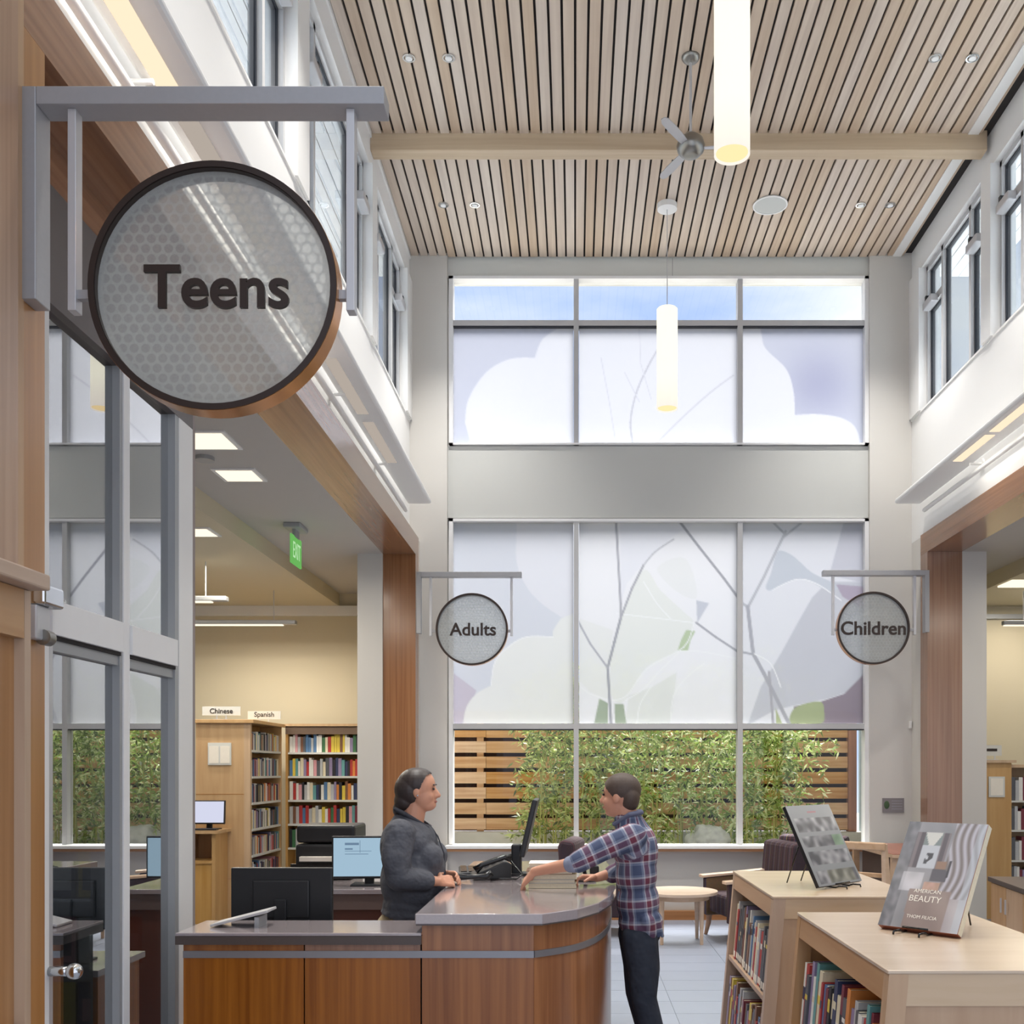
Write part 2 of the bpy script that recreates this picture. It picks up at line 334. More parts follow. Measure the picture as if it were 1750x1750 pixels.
def tube(bm, pts, r, n=12, caps=True):
    pts = [Vector(p) for p in pts]; R = r if isinstance(r, (list, tuple)) else [r]*len(pts); rings = []
    a, b = basis(pts[1]-pts[0])
    for i, p in enumerate(pts):
        d = (pts[min(i+1, len(pts)-1)]-pts[max(i-1, 0)]).normalized(); a = (a-d*a.dot(d)).normalized(); b = d.cross(a)
        rings.append([bm.verts.new(p+(a*math.cos(t)+b*math.sin(t))*R[i]) for t in (2*PI*k/n for k in range(n))])
    for r0, r1 in zip(rings, rings[1:]):
        for k in range(n): bm.faces.new((r0[k], r0[(k+1) % n], r1[(k+1) % n], r1[k]))
    if caps: bm.faces.new(rings[0][::-1]); bm.faces.new(rings[-1])
def prism(bm, pts, lo, hi, axis='Z'):
    def P(u, v, w): return {'Z': (u, v, w), 'Y': (u, w, v), 'X': (w, u, v)}[axis]
    a = [bm.verts.new(P(u, v, lo)) for u, v in pts]; b = [bm.verts.new(P(u, v, hi)) for u, v in pts]; n = len(pts)
    bm.faces.new(a[::-1]); bm.faces.new(b)
    for i in range(n): bm.faces.new((a[i], a[(i+1) % n], b[(i+1) % n], b[i]))
def ring_band(bm, c, r0, r1, y0, y1, n=64):
    rings = []
    for (r, y) in ((r0, y0), (r1, y0), (r1, y1), (r0, y1)):
        rings.append([bm.verts.new((c[0]+r*math.cos(2*PI*k/n), y, c[1]+r*math.sin(2*PI*k/n))) for k in range(n)])
    for i in range(4):
        A, B = rings[i], rings[(i+1) % 4]
        for k in range(n): bm.faces.new((A[k], A[(k+1) % n], B[(k+1) % n], B[k]))
def sphere(bm, c, r, u=20, v=12, rot=None):
    r = r if isinstance(r, (tuple, list)) else (r, r, r)
    mat = Matrix.Translation(c) @ (rot.to_4x4() if rot else Matrix()) @ Matrix.Diagonal((*r, 1))
    bmesh.ops.create_uvsphere(bm, u_segments=u, v_segments=v, radius=1, matrix=mat)
def new(): return bmesh.new()
def worldloc(p):
    v = Vector((0, 0, 0))
    while p: v += p.location; p = p.parent
    return v
def finish(me, mat, smooth=None):
    for m in (mat if isinstance(mat, list) else [mat]): me.materials.append(m)
    if smooth is not None:
        if smooth == 'all': me.polygons.foreach_set('use_smooth', [True]*len(me.polygons))
        else: me.set_sharp_from_angle(angle=math.radians(smooth)); me.polygons.foreach_set('use_smooth', [True]*len(me.polygons))
def obj(name, bm, mat, parent=None, loc=None, local=False, bev=0, smooth=None, label=None, cat=None, group=None, kind=None):
    bmesh.ops.recalc_face_normals(bm, faces=bm.faces)
    off = Vector((0, 0, 0))
    if parent is not None and not local: off = worldloc(parent)
    elif loc is not None: off = Vector(loc)
    if off.length: bmesh.ops.translate(bm, vec=-off, verts=bm.verts)
    me = bpy.data.meshes.new(name); bm.to_mesh(me); bm.free(); 
    finish(me, mat, smooth)
    o = bpy.data.objects.new(name, me); COL.objects.link(o)
    if parent is not None: o.parent = parent
    elif loc is not None: o.location = off
    if bev:
        b = o.modifiers.new('bevel', 'BEVEL'); b.width = bev; b.segments = 2; b.limit_method = 'ANGLE'; b.angle_limit = .6
    return tag(o, label, cat, group, kind)
def tag(o, label=None, cat=None, group=None, kind=None):
    if label: o['label'] = label
    if cat: o['category'] = cat
    if group: o['group'] = group
    if kind: o['kind'] = kind
    return o
def empty(name, loc, label, cat, group=None, rz=0):
    o = bpy.data.objects.new(name, None); COL.objects.link(o); o.location = loc; o.rotation_euler = (0, 0, rz)
    o.empty_display_size = .1
    return tag(o, label, cat, group)
def bx(name, r, mat, parent=None, **k):
    bm = new(); box(bm, *r); return obj(name, bm, mat, parent, **k)
def struct(name, r, mat, **k): return bx(name, r, mat, kind='structure', **k)
def at(px, py, d): return ((px-983)/1750*d, CAMZ+(1315-py)/1750*d)

def text_mesh(txt, width=None, height=None, extrude=.002, bold=.0):
    cu = bpy.data.curves.new('lettering', 'FONT'); cu.body = txt; cu.extrude = extrude; cu.offset = bold; cu.align_x = 'CENTER'; cu.align_y = 'CENTER'; cu.size = 1; cu.resolution_u = 6
    o = bpy.data.objects.new('lettering', cu); COL.objects.link(o); dg = bpy.context.evaluated_depsgraph_get(); dg.update()
    me = bpy.data.meshes.new_from_object(o.evaluated_get(dg)); COL.objects.unlink(o); bpy.data.objects.remove(o)
    co = np.array([v.co[:] for v in me.vertices]); lo, hi = co.min(0), co.max(0); c = (lo+hi)/2
    s = width/(hi[0]-lo[0]) if width else height/(hi[1]-lo[1]); sy = height/(hi[1]-lo[1]) if height else s
    for v in me.vertices: v.co = ((v.co.x-c[0])*s, (v.co.y-c[1])*sy, v.co.z)
    return me
def text(name, txt, parent, loc, rot, mat, **k):
    me = text_mesh(txt, **k); me.materials.append(mat); o = bpy.data.objects.new(name, me); COL.objects.link(o); o.parent = parent; o.location = loc; o.rotation_euler = rot; return o

# ================================================================== ROOM SHELL
XL, XR, YF, ZC = -1.85, 3.76, 11.44, 7.42
PL, PR = -1.72, 3.75          # faces of the two timber portals
Y0 = -1.0
ZS, ZW = 5.58, 7.13           # clerestory sill and head

# floor: slab, and tiles as pieces where the photo shows them
fl = struct('floor', (-8.2, 9.2, Y0, 13.6, -.15, -.004), M['grout'])
me_tile = None
tw, td = .61, .37
for i in range(9):
    for j in range(17):
        x = -1.75+i*tw; y = 5.2+j*td
        if y+td > 11.5: continue
        if me_tile is None:
            bm = new(); box(bm, .002, tw-.002, .002, td-.002, -.01, 0); bmesh.ops.recalc_face_normals(bm, faces=bm.faces)
            me_tile = bpy.data.meshes.new('tile'); bm.to_mesh(me_tile); bm.free(); me_tile.materials.append(M['tile'])
        o = bpy.data.objects.new('tile', me_tile); COL.objects.link(o); o.parent = fl; o.location = (x, y, 0)
bx('near_tile_field', (-1.75, 3.74, Y0, 5.198, -.01, 0), M['tile'], fl)
bx('left_room_floor', (-8.1, -1.76, Y0, 13.5, -.01, 0), M['tile'], fl)
bx('right_room_floor', (3.75, 9.1, Y0, 13.5, -.01, 0), M['tile'], fl)

# ceiling with individual slats in two bays
ce = struct('ceiling', (-2.05, 3.98, Y0, 11.75, ZC+.03, ZC+.25), M['dark'])
pitch = .1022
for (ya, yb) in ((2.0, 9.24), (9.24, 11.47)):
    bm = new(); box(bm, 0, pitch-.020, 0, yb-ya, 0, .028); bmesh.ops.recalc_face_normals(bm, faces=bm.faces)
    me = bpy.data.meshes.new('slat'); bm.to_mesh(me); bm.free(); me.materials.append(M['slat'])
    for i in range(54):
        o = bpy.data.objects.new('slat', me); COL.objects.link(o); o.parent = ce; o.location = (XL+.02+i*pitch, ya, ZC)
struct('trim_1', (-1.85, -1.835, 2.0, 11.44, ZC-.04, ZC+.03), M['white'])
struct('trim_2', (3.545, 3.64, 2.0, 11.44, ZC-.012, ZC+.03), M['white'])
bm = new(); box(bm, XL, 3.72, 9.24, 9.39, ZC-.15, ZC+.03)
obj('ceiling_beam', bm, M['beam'], kind='structure', bev=.006)

# far wall
bm = new(); box(bm, XL-.2, -1.43, YF, 11.7, 0, ZC+.05); box(bm, 3.29, XR+.2, YF, 11.7, 0, ZC+.05)
wb = obj('wall_back', bm, M['pier'], kind='structure')
bx('upper_band', (-1.43, 3.29, 11.5, 11.7, 7.20, ZC+.02), M['offwhite'], wb)
bx('spandrel', (-1.43, 3.29, 11.5, 11.7, 4.505, 5.31), M['spandrel'], wb)
bx('sill_wall', (-1.43, 3.29, 11.5, 11.7, 0, .80), M['pier'], wb)
bx('transom_seam', (1.09, 1.094, 11.497, 11.5, 7.2, ZC), M['greyplate'], wb)
sl = struct('trim_3', (-1.44, 3.30, 11.33, 11.55, .80, .835), M['white'], bev=.004)
bx('sill_nosing', (-1.43, 3.29, 11.345, 11.5, .77, .80), M['base'], sl)
struct('baseboard_back', (-1.85, 3.76, 11.42, 11.5, 0, .10), M['base'])

# ---- far windows
def poly_mask(px, py, poly):
    inside = np.zeros(px.shape, bool); n = len(poly); j = n-1
    for i in range(n):
        xi, yi = poly[i]; xj, yj = poly[j]
        c = ((yi > py) != (yj > py)); t = (xj-xi)*(py-yi)/((yj-yi) if yj != yi else 1e-9)+xi
        inside ^= (c & (px < t)); j = i
    return inside
def smooth_poly(p, k=5, closed=True):
    out = []; n = len(p)
    rng = range(n) if closed else range(n-1)
    for i in rng:
        g = lambda q: p[q % n] if closed else p[max(0, min(n-1, q))]
        a, b, c, d = g(i-1), g(i), g(i+1), g(i+2)
        for s in range(k):
            t = s/k
            out.append(tuple(.5*((2*b[m])+(-a[m]+c[m])*t+(2*a[m]-5*b[m]+4*c[m]-d[m])*t*t+(-a[m]+3*b[m]-3*c[m]+d[m])*t**3) for m in (0, 1)))
    if not closed: out.append(p[-1])
    return out
def z1(pts): return [(680+x*.503, 420+y*.503) for x, y in pts]
def z6(pts): return [(700+x*.2857, 860+y*.2857) for x, y in pts]
def z7(pts): return [(1100+x*.2857, 860+y*.2857) for x, y in pts]
LAV, PET = (196, 200, 218), (226, 229, 238)
UP = dict(base=(198, 203, 220), polys=[
    (PET, smooth_poly(z1([(228,600),(240,520),(300,430),(380,385),(465,380)]), closed=False)+smooth_poly(z1([(465,380),(490,320),(545,280),(620,240)]), closed=False)+z1([(620,760),(225,760),(245,660)])),
    (PET, z1([(612,200),(1165,200),(1165,760),(612,760)])),
    (PET, z1([(1165,200)])+smooth_poly(z1([(1225,240),(1235,300),(1250,350),(1320,420),(1345,500),(1348,575)]), closed=False)+smooth_poly(z1([(1348,575),(1430,572),(1520,590),(1565,640),(1575,760)]), closed=False)+z1([(1165,760)]))],
    lines=[((190,192,204), 2.2, smooth_poly(z1([(800,680),(790,600),(810,500),(850,410),(890,340)]), closed=False)),
           ((198,200,212), 1.8, smooth_poly(z1([(875,675),(960,590),(1060,500),(1140,440)]), closed=False)),
           ((205,208,220), 1.1, z1([(740,670),(720,540),(690,380)])), ((208,211,222), 1.0, z1([(820,530),(770,430)])),
           ((208,211,222), 1.0, z1([(820,270),(825,400),(860,520)]))],
    blobs=[((168, 172, 200), (1399, 656), 62)])
LO = dict(base=(200, 205, 217), polys=[
    ((186,180,196), z6([(240,1000),(400,1120),(330,1320),(240,1320)])),
    ((212,215,225), z6([(640,100)])+smooth_poly(z6([(640,150),(640,350),(700,500),(790,600),(905,680)]), closed=False)+z6([(1000,700),(1000,100)])),
    ((218,221,222), smooth_poly(z6([(905,690),(860,760),(858,800)]), closed=False)+smooth_poly(z6([(858,800),(700,800),(590,860),(510,950),(488,1090)]), closed=False)+smooth_poly(z6([(488,1090),(400,1140),(340,1220),(318,1330)]), closed=False)+z6([(1000,1330),(1000,650)])),
    ((224,226,233), z6([(1000,100),(1960,100),(1960,1330),(1000,1330)])),
    ((217,220,230), z6([(1260,100),(1740,100),(1600,180),(1450,300),(1300,480),(1262,600)])),
    ((219,222,224), z6([(1020,690),(1220,760),(1185,980),(1200,1180),(1080,1130),(1015,1060)])),
    ((217,221,221), smooth_poly(z6([(1270,660),(1400,400),(1500,520),(1640,650),(1700,720),(1640,860),(1420,980),(1290,1180),(1210,1160),(1200,980)]))),
    ((219,222,226), smooth_poly(z6([(1480,390),(1650,330),(1720,560),(1600,530)]))),
    ((214,218,219), z6([(1290,1320),(1310,1150),(1450,1100),(1600,1010),(1560,1320)])),
    ((186,191,204), z7([(315,580),(392,598),(320,718)])),
    ((172,190,158), z7([(255,758),(310,765),(280,820),(265,886),(203,882),(225,815)])),
    ((150,165,146), z6([(1135,1168),(1186,1195),(1186,1320),(1103,1320)])),
    ((150,165,146), z6([(1225,1200),(1280,1200),(1297,1320),(1230,1320)])),
    ((212,215,224), z7([(595,100),(1330,100),(1330,1330),(595,1330)])),
    ((184,187,198), z7([(1010,560),(1100,470),(1330,470),(1330,1090),(1100,1170),(900,1210),(780,1240),(620,1330),(700,1100),(820,900),(930,700)])),
    ((188,190,202), z7([(1200,100),(1330,100),(1330,480),(1110,430)])),
    ((185,192,204), smooth_poly(z7([(795,300),(830,285),(900,320),(1000,410),(1100,460),(1190,505),(1100,520),(1010,475),(950,455),(870,470),(770,520),(730,505),(760,420)]))),
    ((158,148,168), z7([(1150,485),(1330,500),(1330,640),(1190,560)])),
    ((128,116,130), z7([(1330,1010),(1200,1140),(1050,1190),(900,1215),(880,1320),(1330,1320)])),
    ((150,162,122), smooth_poly(z7([(890,1240),(960,1200),(1060,1188),(1080,1250),(1060,1320),(885,1320)]))),
    ((160,172,130), z7([(790,1225),(830,1320),(792,1320)]))],
    lines=[((150,153,163), 4.2, z6([(1205,1320),(1185,985),(1225,830),(1262,690)])), ((158,160,170), 3.4, z6([(1262,690),(1330,510),(1400,370)])),
           ((176,179,188), 2.2, smooth_poly(z6([(1400,370),(1470,290),(1580,215)]), closed=False)), ((160,162,172), 3.6, z6([(1262,690),(1262,600),(1235,110)])),
           ((165,167,177), 3.0, z6([(1185,985),(1080,840),(1005,700)])), ((150,152,162), 4.0, z7([(200,90),(330,260),(480,450),(590,600)])),
           ((158,160,170), 3.4, z7([(315,715),(430,800),(560,885),(660,905)])), ((172,175,184), 4.2, z7([(590,600),(625,620),(720,440),(800,270),(850,170)])),
           ((172,175,184), 3.2, z7([(850,190),(780,120)])), ((172,175,184), 3.2, z7([(840,200),(940,120)])),
           ((158,160,170), 6.0, z7([(622,620),(655,900),(720,1020),(870,1320)])), ((158,158,168), 4.0, z7([(750,1010),(775,1320)]))],
    blobs=[])
_w = (229, 232, 237)
LO['lines'] = [(_w, 1.3, smooth_poly(z6(q), closed=False)) for q in (
    [(1210,1180),(1300,1150),(1420,990),(1640,860),(1700,720)], [(1290,1180),(1400,1110),(1500,1000),(1620,885)], [(1620,885),(1760,890),(1960,930)],
    [(1240,660),(1500,690),(1700,715)], [(1400,470),(1480,600),(1560,690)], [(1560,1320),(1580,1150),(1660,1040),(1760,960)], [(1015,1090),(1080,1140),(1200,1180)],
    [(858,800),(700,800),(590,860),(510,950),(488,1090)], [(1360,1320),(1380,1200),(1450,1090)])]+LO['lines']
LO['lines'] += [(_w, 1.2, smooth_poly(z7(q), closed=False)) for q in ([(770,520),(870,470),(950,455),(1050,490),(1180,580)], [(660,900),(760,960),(820,1100)])]
def film_pane(name, parent, x0, x1, y0, y1, D, spec, yw):
    """film glued to the glass; printed colours per vertex on a fine grid"""
    st = 2.0; nx = int((x1-x0)/st)+1; ny = int((y1-y0)/st)+1
    gx, gy = np.meshgrid(np.linspace(x0, x1, nx), np.linspace(y0, y1, ny))
    col = np.zeros((ny, nx, 3)); col[:] = lin(spec['base'])
    for c, c0, r in spec['blobs']:
        w = np.exp(-((gx-c0[0])**2+(gy-c0[1])**2)/(r*r))[..., None]; col = col*(1-w)+np.array(lin(c))*w
    for c, p in spec['polys']:
        m = sum(poly_mask(gx+u, gy+v, p).astype(float) for u in (-.7, 0, .7) for v in (-.7, 0, .7))[..., None]/9; col = col*(1-m)+np.array(lin(c))*m
    for c, w, p in spec['lines']:
        for (ax, ay), (bx_, by) in zip(p, p[1:]):
            dx, dy = bx_-ax, by-ay; L = dx*dx+dy*dy+1e-9
            t = np.clip(((gx-ax)*dx+(gy-ay)*dy)/L, 0, 1); d = np.hypot(gx-ax-t*dx, gy-ay-t*dy)
            a = np.clip((w/2+.9-d)/1.4, 0, 1)[..., None]; col = col*(1-a)+np.array(lin(c))*a
    top_ = np.array(lin((224, 226, 234))); col = col*.90+top_*.10
    X = (gx-983)/1750*D; Z = CAMZ+(1315-gy)/1750*D
    co = np.stack([X, np.full_like(X, yw), Z], -1).reshape(-1, 3)-np.array(worldloc(parent))
    idx = np.arange(nx*ny).reshape(ny, nx)
    fc = np.stack([idx[:-1, :-1], idx[:-1, 1:], idx[1:, 1:], idx[1:, :-1]], -1).reshape(-1, 4)
    me = bpy.data.meshes.new(name); me.from_pydata(co.tolist(), [], fc.tolist())
    at_ = me.color_attributes.new('print', 'FLOAT_COLOR', 'POINT')
    at_.data.foreach_set('color', np.concatenate([col.reshape(-1, 3), np.ones((nx*ny, 1))], 1).ravel())
    me.materials.append(M['film']); o = bpy.data.objects.new(name, me); COL.objects.link(o); o.parent = parent; return o

DW = 11.52
def far_window(name, ytop, ybot, splits, films, spec):
    """splits: list of (y bar top, y bar bottom) horizontal bars in photo rows; columns shared"""
    (xa, zt), (xb, zb) = at(768, ytop, DW), at(1482, ybot, DW)
    win = empty(name, (0, DW, zb), None, None); win['kind'] = 'structure'
    X = lambda px: (px-983)/1750*DW
    Z = lambda py: CAMZ+(1315-py)/1750*DW
    bm = new()
    box(bm, X(768), X(775), 11.47, 11.62, zb, zt); box(bm, X(1476), X(1487), 11.47, 11.62, zb, zt)
    box(bm, X(768), X(1487), 11.47, 11.62, zt-.03, zt); box(bm, X(768), X(1487), 11.47, 11.62, zb, zb+.02)
    obj('frame', bm, M['frame_white'], win)
    for a, b in ((980.5, 989), (1260, 1268.5)):
        bx('mullion', (X(a), X(b), 11.48, 11.62, zb, zt), M['frame'], win)
    for a, b in splits:
        for (c, d) in ((775, 980.5), (989, 1260), (1268.5, 1476)):
            bx('transom', (X(c), X(d), 11.49, 11.61, Z(b), Z(a)), M['frame'], win)
            bx('gasket', (X(c), X(d), 11.50, 11.60, Z(b)-.012, Z(b)), M['gasket'], win)
    ys = [ytop+3]+[v for s in splits for v in s]+[ybot-1]
    for r in range(0, len(ys), 2):
        for (c, d) in ((775, 980.5), (989, 1260), (1268.5, 1476)):
            bx('pane', (X(c), X(d), 11.565, 11.573, Z(ys[r+1]), Z(ys[r])), M['glass'], win)
            if films[r//2]: film_pane('printed_film', win, c+.6, d-.6, ys[r]+1.5, ys[r+1]-.5, 11.55, spec, 11.55)
    return win
far_window('window_1', 475, 762, [(549, 558)], [False, True], UP)
far_window('window_2', 888, 1446, [(1237, 1246)], [True, False], LO)

# ---- side walls with clerestory
def side_wall(side):
    L = side < 0; XI = XL if L else XR; XO = XI+(.2*side)
    lo, hi = (XO, XI) if L else (XI, XO)
    name = 'wall_left' if L else 'wall_right'
    bm = new(); box(bm, lo, hi, Y0, YF, 4.22 if L else 4.205, ZS); w = obj(name, bm, M['white'], kind='structure')
    bx('head_band', (lo, hi, Y0, YF, ZW, ZC+.03), M['white'], w)
    cols = [(11.12, 11.44), (9.2, 9.42), (6.72, 7.02), (4.35, 4.6), (2.0, 2.25), (-.4, -.1)]
    f = -side*.03
    for a, b in cols: bx('column', (min(XO, XI+f), max(XO, XI+f), a, b, ZS, ZW), M['white'], w)
    bx('sill', (lo-.01, hi+.01, Y0, YF, ZS-.02, ZS), M['white'], w)
    n = 3 if L else 6
    for (a1, a0) in zip(cols, cols[1:]):
        ya, yb = a0[1], a1[0]
        win = empty('window_%d' % n, (XI, (ya+yb)/2, ZS), None, None); win['kind'] = 'structure'; n += 1
        xg = XI+side*.10; q = .28*(yb-ya) if (yb-ya) < 1.9 else .46
        m1, m2 = ya+q, yb-q
        X_ = lambda a, b: (min(a, b), max(a, b))
        xf = X_(xg-side*.045, xg+side*.045)
        bm = new()
        for a, b in ((ya, ya+.04), (yb-.04, yb)): box(bm, *xf, a, b, ZS, ZW)
        box(bm, *xf, ya, yb, ZS, ZS+.03); box(bm, *xf, ya, yb, ZW-.05, ZW)
        obj('frame', bm, M['frame'], win)
        for m_ in (m1, m2): bx('mullion', (*xf, m_-.025, m_+.025, ZS, ZW), M['frame'], win)
        for (a, b, k) in ((ya+.04, m1-.025, 1), (m1+.025, m2-.025, 0), (m2+.025, yb-.04, 1)):
            parts = ((ZS+.03, ZW-.05),) if not k else ((ZS+.03, 6.64), (6.72, ZW-.05))
            if k:
                bx('transom', (*xf, a, b, 6.64, 6.72), M['frame'], win)
                yc = (a+b)/2; r = X_(XI+side*.05, XI-side*.03)
                op = bx('window_operator', (*r, yc-.13, yc+.13, 6.60, 6.68), M['alu_light'], win, bev=.01)
                bx('operator_arm', (*X_(XI+side*.055, XI-side*.015), yc+.06, yc+.10, 6.68, 6.74), M['black'], op)
            for (c, d) in parts:
                bm = new(); e = .014; xq = X_(xg-side*.012, xg+side*.03)
                box(bm, *xq, a, a+e, c, d); box(bm, *xq, b-e, b, c, d); box(bm, *xq, a, b, c, c+e); box(bm, *xq, a, b, d-e, d)
                obj('gasket', bm, M['gasket'], win)
                bx('pane', (xg-.004, xg+.004, a+e, b-e, c+e, d-e), M['glass_hi'], win)
    return w
wl = side_wall(-1); wr = side_wall(1)
# lower walls next to the portals
bx('portal_pier', (-2.34, -2.07, 11.0, 11.6, 0, 4.0), M['pier'], wl)
bx('portal_pier', (4.12, 4.38, 10.9, 11.6, 0, 4.0), M['pier'], wr)
bx('corner_pier', (-2.07, -1.735, 11.251, 11.6, 0, 4.219), M['pier'], wl)
bx('corner_pier', (3.76, 4.12, 11.121, 11.6, 0, 4.204), M['pier'], wr)

# timber portals
def portal(side):
    L = side < 0
    a = -2.07 if L else PR; b = PL if L else 4.12
    far0, far1 = (11.03, 11.25) if L else (10.9, 11.12)
    near0, near1 = (3.185, 3.32) if L else (2.6, 2.8)
    t = empty('trim_4' if L else 'trim_5', ((a+b)/2, 7, 0), None, None); t['kind'] = 'structure'
    bx('header', (a, b, near0, far1, 4.0, 4.22), M['portal_y'], t)
    bx('jamb', (a, b, far0, far1, 0, 3.999), M['portal'], t)
    bx('jamb', (a, b, near0, near1, 0, 3.999), M['wallwood'] if L else M['portal'], t)
    return t
portal(-1); portal(1)
# near-left maple wall panel with pale edge
w = struct('wall_near_left', (-2.3, -1.70, Y0, 3.125, 0, 4.7), M['wallwood'])
bx('edge_strip', (-2.07, -1.715, 3.125, 3.185, 0, 4.7), M['maple'], w)

# side rooms
cl = struct('ceiling_left', (-3.11, -2.07, 5.2, 13.5, 4.0, 4.3), M['ceil_side'])
bx('lower_ceiling', (-8.2, -3.11, 3.2, 13.5, 3.83, 4.3), M['cream'], cl)
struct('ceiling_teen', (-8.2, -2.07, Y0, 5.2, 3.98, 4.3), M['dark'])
cr_ = struct('ceiling_right', (4.12, 4.9, Y0, 13.5, 4.0, 4.3), M['ceil_side'])
bx('lower_ceiling', (4.9, 9.2, Y0, 13.5, 3.83, 4.3), M['cream'], cr_)
struct('wall_adults_back', (-8.2, -1.9, 13.5, 13.7, 0, 4.3), M['cream'])
struct('wall_children_back', (3.9, 9.2, 13.5, 13.7, 0, 4.3), M['cream'])
struct('wall_adults_left', (-8.4, -8.2, Y0, 13.7, 0, 4.3), M['cream'])
struct('wall_children_right', (9.2, 9.4, Y0, 13.7, 0, 4.3), M['cream'])
struct('wall_adults_end', (-2.0, -1.86, 11.7, 13.6, 0, 4.3), M['cream'])
struct('wall_children_end', (3.92, 4.06, 11.7, 13.6, 0, 4.3), M['cream'])
struct('wall_teen_partition', (-8.2, -1.93, 5.1, 5.2, 0, 4.0), M['teen_wall'])
struct('trim_6', (-8.2, -2.1, 13.44, 13.5, 3.70, 3.83), M['white'])
struct('trim_7', (4.1, 9.2, 13.44, 13.5, 3.66, 3.72), M['greyprof'])

# roofs and eaves outside
bm = new(); box(bm, -3.06, 4.98, Y0, 12.0, 7.68, 7.86); rf = obj('roof_main', bm, M['roof'], kind='structure')
for i in range(8): bx('soffit_board', (-3.05+i*.125, -3.05+i*.125+.117, Y0, 12.3, 7.60, 7.63), M['eave'], rf); bx('soffit_board', (3.98+i*.125, 3.98+i*.125+.117, Y0, 12.3, 7.60, 7.63), M['eave'], rf)
struct('roof_left', (-8.4, -2.05, Y0, 13.7, 4.3, 4.5), M['roof']); struct('roof_right', (3.96, 9.4, Y0, 13.7, 4.3, 4.5), M['roof'])

# storefront in the left portal
XG = -1.90
st = empty('window_12', (XG, 4.2, 0), None, None); st['kind'] = 'structure'
def sfb(name, r, mat, **k): return bx(name, r, mat, st, **k)
sfb('head_panel', (-2.0, XG, 3.32, 5.09, 3.37, 3.80), flat('head_metal', (96, 88, 86), .45, metal=.3))
sfb('head_fill', (-2.0, -1.94, 3.32, 5.09, 3.8, 4.0), M['portal_y'])
sfb('end_post', (-2.0, XG, 4.915, 5.09, 0, 3.37), M['white'], bev=.003)
sfb('end_post_core', (-2.06, XG-.003, 4.87, 4.914, 0, 3.37), M['greyprof'])
sfb('mullion', (-2.03, XG, 4.31, 4.37, 0, 3.37), M['frame_white'], bev=.002)
sfb('mullion_core', (-2.028, XG-.006, 4.285, 4.309, 0, 3.37), M['greyprof'])
sfb('near_post', (-2.0, XG, 3.60, 3.70, 0, 3.37), M['frame_white'], bev=.002)
for (a, b) in ((3.70, 4.285), (4.37, 4.87)):
    sfb('transom', (-1.98, XG+.012, a, b, 2.17, 2.295), M['frame_white'], bev=.002)
    sfb('gasket', (-1.975, XG, a, b, 2.155, 2.17), M['dark'])
    sfb('door_rail', (-1.965, XG-.012, a, b, 2.115, 2.155), M['greyprof'])
    sfb('pane', (-1.945, -1.937, a, b, 2.295, 3.37), M['glass_door'])
    sfb('pane', (-1.945, -1.937, a, b, .10, 2.115), M['glass_door'])
    sfb('bottom_rail', (-1.965, XG-.012, a, b, 0, .10), M['greyprof'])
sfb('near_fill', (-2.07, -1.93, 3.32, 3.60, 0, 3.80), M['wallwood'])
sfb('door_edge', (-1.93, -1.90, 3.70, 3.725, .0, 2.15), M['alu_light'])
bm = new(); tube(bm, [(-1.90, 3.70, .95), (-1.82, 3.70, .95)], .018); sphere(bm, (-1.81, 3.70, .95), .03); obj('door_knob', bm, M['chrome'], st, smooth='all')
dc = empty('door_closer', (-1.75, 3.30, 2.16), 'silver door closer mounted on the wood jamb left of the glass door', 'door closer')
bx('body', (-1.72, -1.665, 3.215, 3.34, 2.20, 2.265), M['chrome'], dc, bev=.008)
bx('mount', (-1.72, -1.69, 3.215, 3.30, 2.09, 2.20), M['alu_light'], dc, bev=.006)
bm = new(); tube(bm, [(-1.69, 3.33, 2.25), (-1.80, 3.60, 2.27), (-1.885, 3.72, 2.28)], .010, 8); obj('arm', bm, M['chrome'], dc, smooth='all')
bm = new(); tube(bm, [(-1.69, 3.25, 2.10), (-1.69, 3.29, 2.10)], .025, 14); obj('pivot', bm, M['steel'], dc, smooth=40)

# light shelves with luminaires
def light_shelf(side):
    L = side < 0; XI = XL if L else XR; xo = -1.545 if L else 3.43
    a, b = sorted((XI-side*.05, xo))
    t = empty('light_shelf', (XI, 7, 4.5), 'long white light shelf on the %s wall below the high windows' % ('left' if L else 'right'), 'light shelf', 'white light shelves along the side walls')
    bx('tray', (a, b, 1.5, 11.0, 4.53, 4.585), M['white'], t, bev=.02)
    if L: pl = [(3.1, 4.28, 1), (4.5, 5.6, 0), (5.8, 6.9, 0), (7.1, 8.2, 0), (8.4, 9.5, 0)]; px = (-1.745, -1.655)
    else: pl = [(8.72, 9.46, 1), (7.84, 8.63, 1), (6.96, 7.75, 1), (6.08, 6.87, 1), (5.2, 5.99, 1)]; px = (3.49, 3.575)
    for (u, v, on) in pl: bx('luminaire', (*px, u, v, 4.524, 4.5305), M['panel_lit'] if on else M['panel_dim'], t)
    y = 2.45
    while y < 11:
        bm = new(); x1 = XI-side*.0; x2 = XI-side*.12
        tube(bm, [(x1, y, 4.50), (x2, y, 4.50)], .012, 8); tube(bm, [(x1+.0, y, 4.50), (x1-side*.012, y, 4.50)], .045, 14)
        obj('bracket', bm, M['white'], t, smooth=40); y += 1.75
    bm = new(); tube(bm, [(XI-side*.045, 1.5, 4.44), (XI-side*.045, 10.9, 4.44)], .022, 12); obj('conduit', bm, M['white'], t, smooth=40)
    return t
light_shelf(-1); light_shelf(1)

